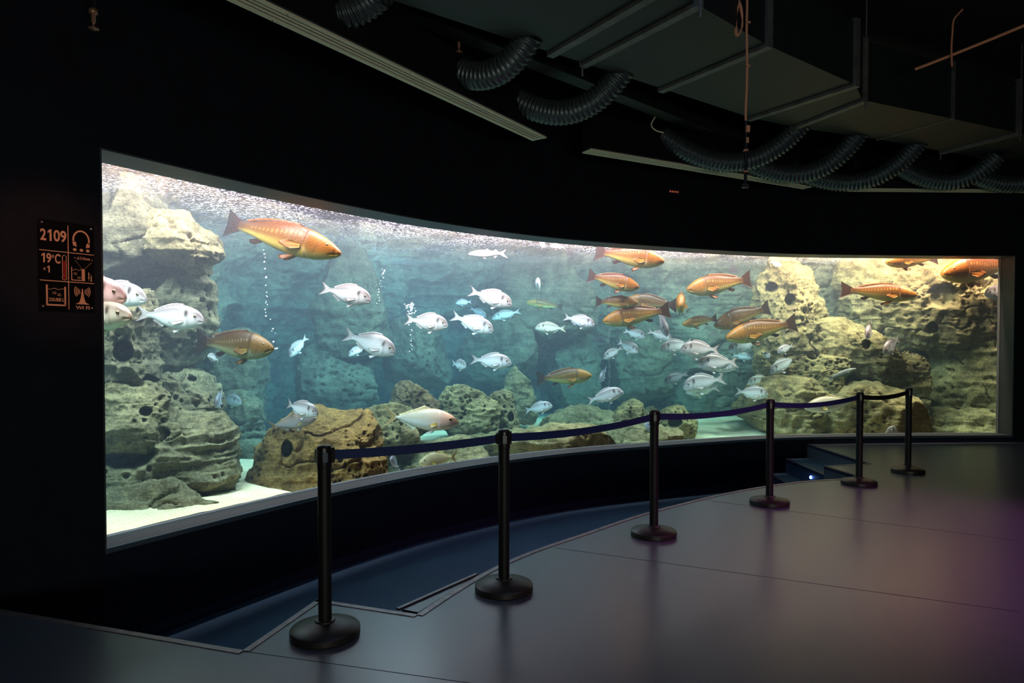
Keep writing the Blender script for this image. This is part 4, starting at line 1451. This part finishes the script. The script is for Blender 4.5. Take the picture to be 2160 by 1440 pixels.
for i_, p in enumerate(posts):
    nxt = posts[i_ + 1] if i_ < 5 else None
    prv = posts[i_ - 1] if i_ else None
    root = empty('stanchion', (p.x, p.y, 0))
    tag(root, post_labels[i_], 'stanchion', 'belt stanchions along the floor edge')
    for nm, me in (('base', base_me), ('post', post_me), ('head', head_me)):
        link(bpy.data.objects.new(nm, me), root)
    head = root.children[-1] if False else [c for c in root.children if c.name.startswith('head')][0]
    ang = math.atan2(nxt.y - p.y, nxt.x - p.x) if nxt else math.atan2(p.y - prv.y, p.x - prv.x)
    # belt cassette mouth, receiver clips and a pale label on the head
    zc = POST_H - .052
    bm = bmesh.new()
    box(bm, (math.cos(ang) * .040, math.sin(ang) * .040, zc), (.022, .034, .078), ang, bevel=.003)
    obj_bm('belt_mouth', bm, M['black_gloss'], root)
    a2 = math.atan2(prv.y - p.y, prv.x - p.x) if prv else ang + math.pi
    bm = bmesh.new()
    box(bm, (math.cos(a2) * .038, math.sin(a2) * .038, zc), (.014, .036, .07), a2, bevel=.003)
    obj_bm('belt_receiver', bm, M['black_gloss'], root)
    a3 = math.atan2(-p.y, -p.x) + .15
    bm = bmesh.new()
    box(bm, (math.cos(a3) * .0365, math.sin(a3) * .0365, zc - .006), (.004, .026, .05), a3, bevel=.001)
    obj_bm('label_plate', bm, M['label'] if i_ == 0 else M['black_gloss'], root)
    if nxt:
        a = Vector((p.x + math.cos(ang) * .047, p.y + math.sin(ang) * .047, zc))
        b_ = Vector((nxt.x - math.cos(ang) * .043, nxt.y - math.sin(ang) * .043, zc))
        sag = (.012, .03, .035, .04, .03)[i_]
        n = 25
        d_ = (b_ - a).normalized()
        nn = Vector((-d_.y, d_.x, 0))
        V = []
        for j in range(n):
            t = j / (n - 1)
            c = a.lerp(b_, t) - Vector((0, 0, sag * 4 * t * (1 - t))) - Vector((p.x, p.y, 0))
            tw = .02 * math.sin(t * 7 + i_)
            for sx, sz in ((-1, -1), (-1, 1), (1, 1), (1, -1)):
                V.append(c + nn * (sx * .0012 + sz * tw * .05) + Vector((0, 0, sz * .0245)))
        F = np.vstack([grid_faces(n, 4, True), [[0, 1, 2, 3]], [[(n - 1) * 4 + q for q in (3, 2, 1, 0)]]])
        belt = obj_np('belt', np.array([tuple(v_) for v_ in V]), F, M['belt'] if i_ < 4 else M['belt_dark'], root, False)
        bm = bmesh.new()
        box(bm, b_ - Vector((p.x, p.y, 0)) + Vector((0, 0, 0)) - d_ * .008, (.02, .014, .056), ang, bevel=.002)
        obj_bm('belt_clip', bm, M['black_gloss'], belt)

# ------------------------------------------------------------------ sign on the wall left of the window
sgn_r = wpt(s_near(-2.80, 4.50), 0.0)
s_a, s_b = None, None
cand = np.linspace(S0 - .7, S0, 600)
cp = wpt(cand, np.full(600, 0.0))
col_ = cp[:, 0] / cp[:, 1] * F_PX + 1080
s_a, s_b = float(np.interp(81, col_, cand)), float(np.interp(198, col_, cand))
pa, pb = wpt(s_a, -.02), wpt(s_b, -.02)
SW, SZ0, SZ1 = float(np.linalg.norm(pb - pa)), 1.706, 2.267
SH = SZ1 - SZ0
sx = Vector((*(pb - pa), 0)).normalized()
sn = Vector((sx.y, -sx.x, 0))                      # towards the room
SIGN = Matrix.Translation((pa[0], pa[1], SZ0)) @ Matrix((sx, Vector((0, 0, 1)), sn)).transposed().to_4x4()
sign = empty('sign')
sign.matrix_world = SIGN
tag(sign, 'black acrylic information sign with orange symbols on the wall left of the window', 'sign')
m_, nt_, p_b, out_ = new_mat('black_acrylic')
p_b.inputs['Base Color'].default_value = (.006, .006, .008, 1)
p_b.inputs['Roughness'].default_value = .25
bm = bmesh.new()
box(bm, (SW / 2, SH / 2, -.004), (SW, SH, .008), bevel=.0015)
obj_bm('panel', bm, m_, sign)


def suv(cx, cy):
    """sign coordinates from positions measured on its face (0..1, 0..1 downwards)"""
    return cx * SW, (1 - cy) * SH


def flat(polys, name, mat=None, z0=.0004, z1=.0016):
    bm = bmesh.new()
    for pl in polys:
        prism(bm, [suv(*q) for q in pl], z0, z1)
    return obj_bm(name, bm, mat or M['white_print'], sign)


ASP = SH / SW


def rect(x0, y0, x1, y1):
    return [(x0, y0), (x1, y0), (x1, y1), (x0, y1)]


def stroke(pts, w):
    """polyline with width, in sign units (width as a share of sign width)"""
    P = np.array(pts, float)
    Q = P * np.array([1, ASP])
    T = np.gradient(Q, axis=0)
    T /= np.linalg.norm(T, axis=1)[:, None] + 1e-9
    n = np.stack([-T[:, 1], T[:, 0]], 1) * w / 2
    A, B = (Q + n) / np.array([1, ASP]), (Q - n) / np.array([1, ASP])
    return [[tuple(A[i]), tuple(A[i + 1]), tuple(B[i + 1]), tuple(B[i])] for i in range(len(A) - 1)]


def ell(cx, cy, rx, ry, a0=0, a1=360, n=28):
    t = np.radians(np.linspace(a0, a1, n))
    return [(cx + rx * math.cos(q), cy - ry * math.sin(q)) for q in t]


flat([rect(.508, .035, .522, .99)], 'divider')
flat([rect(.01, .337, .99, .346)], 'divider')
flat([rect(.01, .671, .99, .680)], 'divider')


def text(t, x0, base, x1, cap, bold):
    """lettering between x0 and x1 with its foot at base and the given capital height, in sign units"""
    cu = bpy.data.curves.new('lettering', 'FONT')
    cu.body = t
    cu.size = 1.0
    cu.offset = bold
    cu.extrude = .005
    tmp = link(bpy.data.objects.new('lettering', cu))
    me = bpy.data.meshes.new_from_object(tmp.evaluated_get(bpy.context.evaluated_depsgraph_get()))
    bpy.data.objects.remove(tmp)
    me.name = 'lettering'
    me.materials.clear()
    me.materials.append(M['white_print'])
    V = np.empty(len(me.vertices) * 3, np.float32)
    me.vertices.foreach_get('co', V)
    V = V.reshape(-1, 3)
    lo, hi = V.min(0), V.max(0)
    ax, ay = suv(x0, base)
    V[:, 0] = ax + (V[:, 0] - lo[0]) / (hi[0] - lo[0]) * (x1 - x0) * SW
    V[:, 1] = ay + (V[:, 1] - lo[1]) / (hi[1] - lo[1]) * cap * SH
    V[:, 2] = .0009 + V[:, 2] / .005 * .0005
    me.vertices.foreach_set('co', V.ravel())
    me.update()
    return link(bpy.data.objects.new('lettering', me), sign)


def one(x0, base, x1, cap):
    y = base - cap
    w = x1 - x0
    flat([[(x0 + w * .5, y), (x1, y), (x1, base), (x0 + w * .5, base), (x0 + w * .5, y + cap * .26), (x0, y + cap * .34), (x0, y + cap * .19), (x0 + w * .3, y + cap * .10)]], 'lettering', None, .0004, .0014)


text('2', .03, .232, .13, .128, .022)
one(.155, .232, .225, .128)
text('09', .26, .232, .485, .130, .022)
one(.045, .478, .105, .105)
text('9', .13, .478, .215, .107, .022)
text('o', .225, .418, .265, .034, .012)
text('C', .278, .478, .375, .108, .022)
text('±', .075, .562, .115, .032, .012)
one(.14, .585, .185, .075)
text('d-210mm', .675, .410, .915, .034, .010)
text('320.000 L', .165, .905, .43, .040, .012)
text('WI FI', .64, .985, .895, .040, .022)
# headphones
flat(stroke(ell(.755, .185, .145, .105, -12, 192, 34), .030), 'headphone_band')
flat([[(.595, .215), (.655, .207), (.672, .262), (.655, .268), (.645, .258), (.61, .255)], [(.86, .215), (.915, .222), (.91, .262), (.875, .262), (.86, .27), (.842, .262)]], 'ear_cup')
for cx in (.635, .757, .877):
    flat([ell(cx, .300, .034, .017, 0, 345, 18)], 'dot')
# thermometer
flat(stroke(ell(.443, .395, .034, .017, 0, 180, 12) + [(.409, .60)] + ell(.443, .632, .042, .025, 125, 415, 20) + [(.477, .60), (.477, .395)], .010), 'thermometer_outline')
flat([rect(.425, .44, .461, .62), ell(.443, .632, .027, .015, 0, 345, 16)], 'mercury', M['red_print'])
# tank with thick wall
flat([rect(.565, .50, .580, .655), rect(.565, .645, .79, .655), rect(.755, .515, .815, .655)], 'tank_icon')
wl = [(.58 + .175 * t, .53 + .006 * math.sin(t * 12)) for t in np.linspace(0, 1, 16)]
flat(stroke(wl, .008), 'water_line')


def fish_icon(cx, cy, w):
    o = [(cx - w, cy + .012)] + [(cx - w * .3 + w * 1.2 * t, cy - .013 * math.sin(math.pi * t)) for t in np.linspace(0, 1, 8)]
    u = [(cx - w, cy - .012)] + [(cx - w * .3 + w * 1.2 * t, cy + .013 * math.sin(math.pi * t)) for t in np.linspace(0, 1, 8)]
    flat(stroke(o, .006) + stroke(u, .006), 'fish_icon')


fish_icon(.64, .575, .032)
fish_icon(.705, .62, .032)
flat(stroke([(.64, .42), (.75, .508)], .004) + stroke([(.95, .43), (.82, .508)], .004), 'guide_line')
flat(stroke([(.615, .392), (.65, .394)], .008) + stroke([(.94, .402), (.97, .404)], .008), 'arrow')
flat([[(.878, .56), (.89, .545), (.902, .56), (.895, .60), (.905, .61), (.895, .62), (.893, .645), (.885, .645), (.884, .62), (.87, .612), (.884, .60)]], 'person_icon')
flat([rect(.925, .59, .945, .655), [(.925, .582), (.935, .572), (.945, .582)]], 'person_icon')
# tank with volume
flat([rect(.115, .722, .145, .955), rect(.435, .735, .465, .955), rect(.115, .937, .465, .955)], 'tank_icon')
wl = [(.15 + .28 * t, .765 + .006 * math.sin(t * 12)) for t in np.linspace(0, 1, 18)]
flat(stroke(wl, .008), 'water_line')
fish_icon(.26, .81, .034)
fish_icon(.345, .83, .034)
# antenna with waves
flat([[(.758, .745), (.772, .745), (.795, .85), (.825, .905), (.90, .925), (.63, .925), (.705, .905), (.735, .85)]], 'antenna_icon')
for r in (.055, .085, .115, .145):
    flat(stroke(ell(.765, .775, r, r / ASP * 1.05, 146, 222, 12), .013), 'wave')
    flat(stroke(ell(.765, .775, r, r / ASP * 1.05, -42, 34, 12), .013), 'wave')
for cx, cy in ((.06, .035), (.94, .04), (.06, .965), (.94, .965)):
    V, F = lathe([(.0, .010), (.004, .0095), (.007, .006), (.008, .0)], 14)
    o = obj_np('bolt', V, F, M['bolt'], sign)
    o.location = (*suv(cx, cy), 0)

# ------------------------------------------------------------------ overhead: ducts, hoses, slot vents, cables
ZD, HD = 3.9, .58


def duct_poly(name, quad, z0, z1, mat, parent):
    bm = bmesh.new()
    prism(bm, [(q[0], q[1]) for q in quad], z0, z1)
    return obj_bm(name, bm, mat, parent)


oL = [(1165, 111), (1236, 132), (1403, 185), (1584, 248), (1674, 268), (1854, 294), (1989, 319)]
iL = [(1359, 5), (1470, 9), (1618, 95), (1803, 178), (1820, 211), (2007, 250), (2146, 280)]
O3, I3 = [atz(*q, ZD) for q in oL], [atz(*q, ZD) for q in iL]
dv = (O3[3] - O3[0]).normalized()
for lst, q in ((O3, O3[0]), (I3, I3[1])):
    pass
I3[0] = I3[1] + (O3[0] - O3[1])
# straighten the first run: keep the inner side parallel to the outer one
for i_ in range(4):
    O3[i_] = O3[0] + dv * (O3[i_] - O3[0]).dot(dv)
ddir = (I3[3] - I3[1]).normalized()
ends = [(O3[0] - dv * 2.2, I3[0] - ddir * 2.2)] + list(zip(O3, I3))
e2 = (O3[6] - O3[5]).normalized()
ends.append((O3[6] + e2 * 2.6, I3[6] + (I3[6] - I3[5]).normalized() * 2.6))
duct = empty('air_duct', (O3[2].x, O3[2].y, ZD))
tag(duct, 'large grey rectangular air duct curving across the ceiling', 'air duct')
inv = Matrix.Translation((-O3[2].x, -O3[2].y, -ZD))
for i_ in range(len(ends) - 1):
    (a, b), (c, d) = ends[i_], ends[i_ + 1]
    o = duct_poly('duct_section', [a, c, d, b], ZD, ZD + HD, M['duct'], duct)
    o.matrix_parent_inverse = inv
    if i_ == 0:
        continue
    u = (Vector(b) - Vector(a)).normalized()
    w_ = .012 if i_ == 6 else .035
    t_ = Vector((-u.y, u.x, 0)) * w_
    a_, b_ = Vector(a) - u * .03, Vector(b) + u * .03
    o = duct_poly('flange', [a_ - t_, a_ + t_, b_ + t_, b_ - t_], ZD - (.008 if i_ == 6 else .03), ZD + HD + .02, M['flange'], duct)
    o.matrix_parent_inverse = inv
    if i_ in (2, 5, 7):
        for q in (a_, b_):
            bm = bmesh.new()
            box(bm, (q.x, q.y, (ZD - .1 + Z_CEIL) / 2), (.014, .014, Z_CEIL - ZD + .1))
            o = obj_bm('hanger_rod', bm, M['flange'], duct)
            o.matrix_parent_inverse = inv

# narrower tray duct beside it
trp = [atz(800, 5, 4.0), atz(932, 50, 4.0), atz(1084, 122, 4.0), atz(1240, 172, 4.0)]
d_ = (trp[3] - trp[1]).normalized()
n_ = Vector((-d_.y, d_.x, 0))
a, b = trp[1] - d_ * 2.0, trp[3] + d_ * 4.2
bm = bmesh.new()
prism(bm, [(a.x, a.y), (b.x, b.y), ((b + n_ * .16).x, (b + n_ * .16).y), ((a + n_ * .16).x, (a + n_ * .16).y)], 4.0, 4.12)
tag(obj_bm('cable_tray', bm, M['duct']), 'narrow metal cable tray hung between the air duct and the wall', 'cable tray')

# corrugated flexible hoses from the duct to the slot vents
hoses = [((800, -20, 4.7), (740, 50), (640, 60), (560, -60, 4.7), 'black corrugated hose cut off by the top of the photo'),
         ((1118, 72, 5.45), (1060, 190), (970, 180), (890, 100, 6.0), 'corrugated air hose nearest the long slot vent end, left of another hose'),
         ((1320, 138, 6.15), (1240, 265), (1150, 258), (1050, 188, 6.7), 'corrugated air hose drooping left of the second slot vent box'),
         ((1690, 262, 7.7), (1600, 368), (1500, 362), (1395, 285, 8.0), 'corrugated air hose left of the hanging orange cord'),
         ((1812, 280, 8.0), (1740, 385), (1660, 385), (1560, 335, 8.5), 'corrugated air hose just right of the hanging orange cord'),
         ((1938, 300, 8.35), (1860, 400), (1770, 402), (1665, 355, 8.9), 'corrugated air hose over the gap between second and third slot vents'),
         ((2104, 330, 8.7), (2030, 402), (1970, 396), (1890, 348, 9.15), 'corrugated air hose above the third slot vent, second from the right edge'),
         ((2230, 345, 9.0), (2170, 402), (2110, 398), (2045, 365, 9.2), 'corrugated air hose cut off by the right edge of the photo')]
for a, m1, m2, b, lb in hoses:
    A_, B_ = at(*a), at(*b)
    C1, C2 = at(m1[0], m1[1], a[2] + .25), at(m2[0], m2[1], b[2] - .02)
    tb = np.linspace(0, 1, 60)[:, None]
    P = (1 - tb) ** 3 * np.array(A_) + 3 * tb * (1 - tb) ** 2 * np.array(C1) + 3 * tb ** 2 * (1 - tb) * np.array(C2) + tb ** 3 * np.array(B_)
    Q, s_h = resample(P, .009)
    r = .118
    rad = r * .93 + r * .08 * np.cos(s_h / .045 * 2 * np.pi)
    V, F = tube_np(Q, rad, 20)
    tag(obj_np('air_hose', V, F, M['hose']), lb, 'air hose', 'corrugated hoses under the ceiling')

# linear slot vents: a dark box with a cream slotted face
ZV = 3.6


def slot_vent(c1, c2, width, lab, cap1=True, cap2=True):
    """c1, c2: ends of the wall-side long edge"""
    c1, c2 = Vector((c1.x, c1.y, 0)), Vector((c2.x, c2.y, 0))
    u = (c2 - c1).normalized()
    n_ = Vector((u.y, -u.x, 0))                     # away from the wall
    L = (c2 - c1).length
    rz = math.atan2(u.y, u.x)
    o = empty('slot_vent', (c1.x, c1.y, ZV), rz)
    tag(o, lab, 'vent', 'cream slot vents along the curved wall')
    bm = bmesh.new()
    box(bm, (L / 2, -width / 2, .21), (L - .004, width - .01, .36))
    obj_bm('plenum_box', bm, M['black'], o)
    ws = [.036, .015, .015, .030]
    gap = (width - sum(ws)) / 3
    y = 0.0
    for i_, w_ in enumerate(ws):
        bm = bmesh.new()
        box(bm, (L / 2, -(y + w_ / 2), .006), (L, w_, .014 if i_ in (0, 3) else .010))
        obj_bm('frame_bar' if i_ in (0, 3) else 'slat', bm, M['cream'], o)
        y += w_ + gap
    for f_, x in ((cap1, .012), (cap2, L - .012)):
        if f_:
            bm = bmesh.new()
            box(bm, (x, -width / 2, .0055), (.024, width - .02, .011))
            obj_bm('end_cap', bm, M['cream'], o)
    for x in np.arange(.9, L, 1.15):
        for yy in (.012, width - .012):
            bm = bmesh.new()
            box(bm, (L - x, -yy, -.002), (.007, .007, .003))
            obj_bm('screw', bm, M['black'], o)
    return o


e1, e1b = atz(1123, 297, ZV), atz(1152, 290, ZV)
s1 = atz(477, 0, ZV)
u = (e1 - s1).normalized()
slot_vent(s1 - u * 1.6, e1, .175, 'long cream slot vent running out of the top of the photo')
slot_vent(atz(1228, 323, ZV), atz(1694, 399, ZV), .165, 'middle cream slot vent on a black box, behind the hanging cord')
slot_vent(atz(1786, 404, ZV), atz(2290, 408, ZV), .16, 'short-looking cream slot vent at the right edge of the photo')

# hanging orange cord with coiled slack and a dark lower end
cord = empty('hanging_cord', at(1574, 395, 5.2))
tag(cord, 'orange cord hanging from the ceiling with a coiled loop and dark lower end', 'cord')
inv = Matrix.Translation(-cord.location)


def cable(name, px, d, r, mat, parent, seg=8, inv_=None):
    P = catmull([tuple(at(x, y, d if np.isscalar(d) else dd_)) for (x, y), dd_ in zip(px, d if not np.isscalar(d) else [d] * len(px))], 16)
    V, F = tube_np(P, r, seg)
    o = obj_np(name, V, F, mat, parent)
    if inv_ is not None:
        o.matrix_parent_inverse = inv_
    return o


cable('cord', [(1575, -260), (1576, -20), (1575, 60), (1576, 150), (1573, 235), (1574, 262)], 5.2, .0095, M['orange'], cord, 8, inv)
loop = [(1556, -20), (1562, 20), (1566, 52), (1558, 74), (1551, 70), (1553, 38), (1560, 6), (1566, 30), (1563, 66), (1555, 72), (1553, 40), (1559, -2)]
cable('coil', loop, [5.2 + .01 * (i_ % 3) for i_ in range(len(loop))], .0065, M['orange'], cord, 8, inv)
cable('dark_end', [(1574, 255), (1574, 300), (1573, 350), (1572, 388)], 5.2, .012, M['black_gloss'], cord, 8, inv)
for (x, y), (w_, h_) in (((1577, 272), (.03, .05)), ((1576, 296), (.02, .04)), ((1573, 317), (.034, .014)), ((1573, 362), (.03, .012)), ((1572, 392), (.05, .03))):
    bm = bmesh.new()
    box(bm, at(x, y, 5.19), (w_, .03, h_), bevel=.004)
    o = obj_bm('cable_tie' if h_ < .03 else 'connector', bm, M['black_gloss'] if y > 380 else M['orange'], cord)
    o.matrix_parent_inverse = inv
for (x, y) in ((1579, 47), (1578, 139)):
    bm = bmesh.new()
    box(bm, at(x, y, 5.19), (.028, .02, .012), bevel=.003)
    o = obj_bm('cable_tie', bm, M['orange'], cord)
    o.matrix_parent_inverse = inv

tag(cable('conduit_pipe', [(1930, 146), (1975, 129), (2080, 87), (2160, 54), (2260, 12)], [6.4, 6.3, 6.1, 5.9, 5.7], .014, M['orange'], None), 'thin conduit pipe running under the ceiling at upper right', 'pipe')
tag(cable('loose_cable', [(2030, 20), (2012, 42), (2009, 70), (2007, 100), (2008, 140)], 6.2, .008, M['orange'], None), 'loose pale cable hanging over the conduit at upper right', 'cable')
tag(cable('loose_cable', [(1386, 225), (1384, 242), (1374, 262), (1382, 274), (1400, 280)], 7.6, .008, M['cream'], None), 'short curled cable hanging above the middle slot vent', 'cable')


def sprinkler(px, py, d, lab):
    o = empty('sprinkler_head', at(px, py, d))
    tag(o, lab, 'sprinkler')
    up_ = Z_CEIL - o.location.z
    V, F = lathe([(.0, up_), (.014, up_), (.014, .05), (.0, .05)], 12)
    obj_np('drop_pipe', V, F, M['black'], o)
    V, F = lathe([(.0, .055), (.024, .055), (.024, .03), (.012, .026), (.012, -.02), (.006, -.022), (.006, -.05), (.03, -.055), (.03, -.06), (.0, -.062)], 16)
    obj_np('nozzle', V, F, M['brass'], o)


sprinkler(968, 95, 5.7, 'small brass sprinkler head beside the corrugated hose at top')
sprinkler(197, 40, 4.0, 'small orange-lit sprinkler head in the dark at upper left')

# row of four small red indicator lamps on the wall above the window
d_i = glass_d(1422) - .42
ind = empty('indicator_lamps', at(1422, 404, d_i))
ti_ = WT[int(np.argmin((WC[:, 0] - ind.location.x) ** 2 + (WC[:, 1] - ind.location.y) ** 2))]
ind.rotation_euler = (0, 0, math.atan2(ti_[1], ti_[0]))
tag(ind, 'row of four tiny red indicator lamps on the dark wall', 'indicator lamp')
bm = bmesh.new()
box(bm, (0, .02, 0), (.19, .02, .06), bevel=.004)
obj_bm('housing', bm, M['black'], ind)
for i_ in range(4):
    V, F = lathe([(.0, .012), (.012, .01), (.016, .0)], 12)
    o = obj_np('lamp', V, F, M['red_led'], ind)
    o.location, o.rotation_euler = (-.06 + .04 * i_, .006, 0), (math.pi / 2, 0, 0)
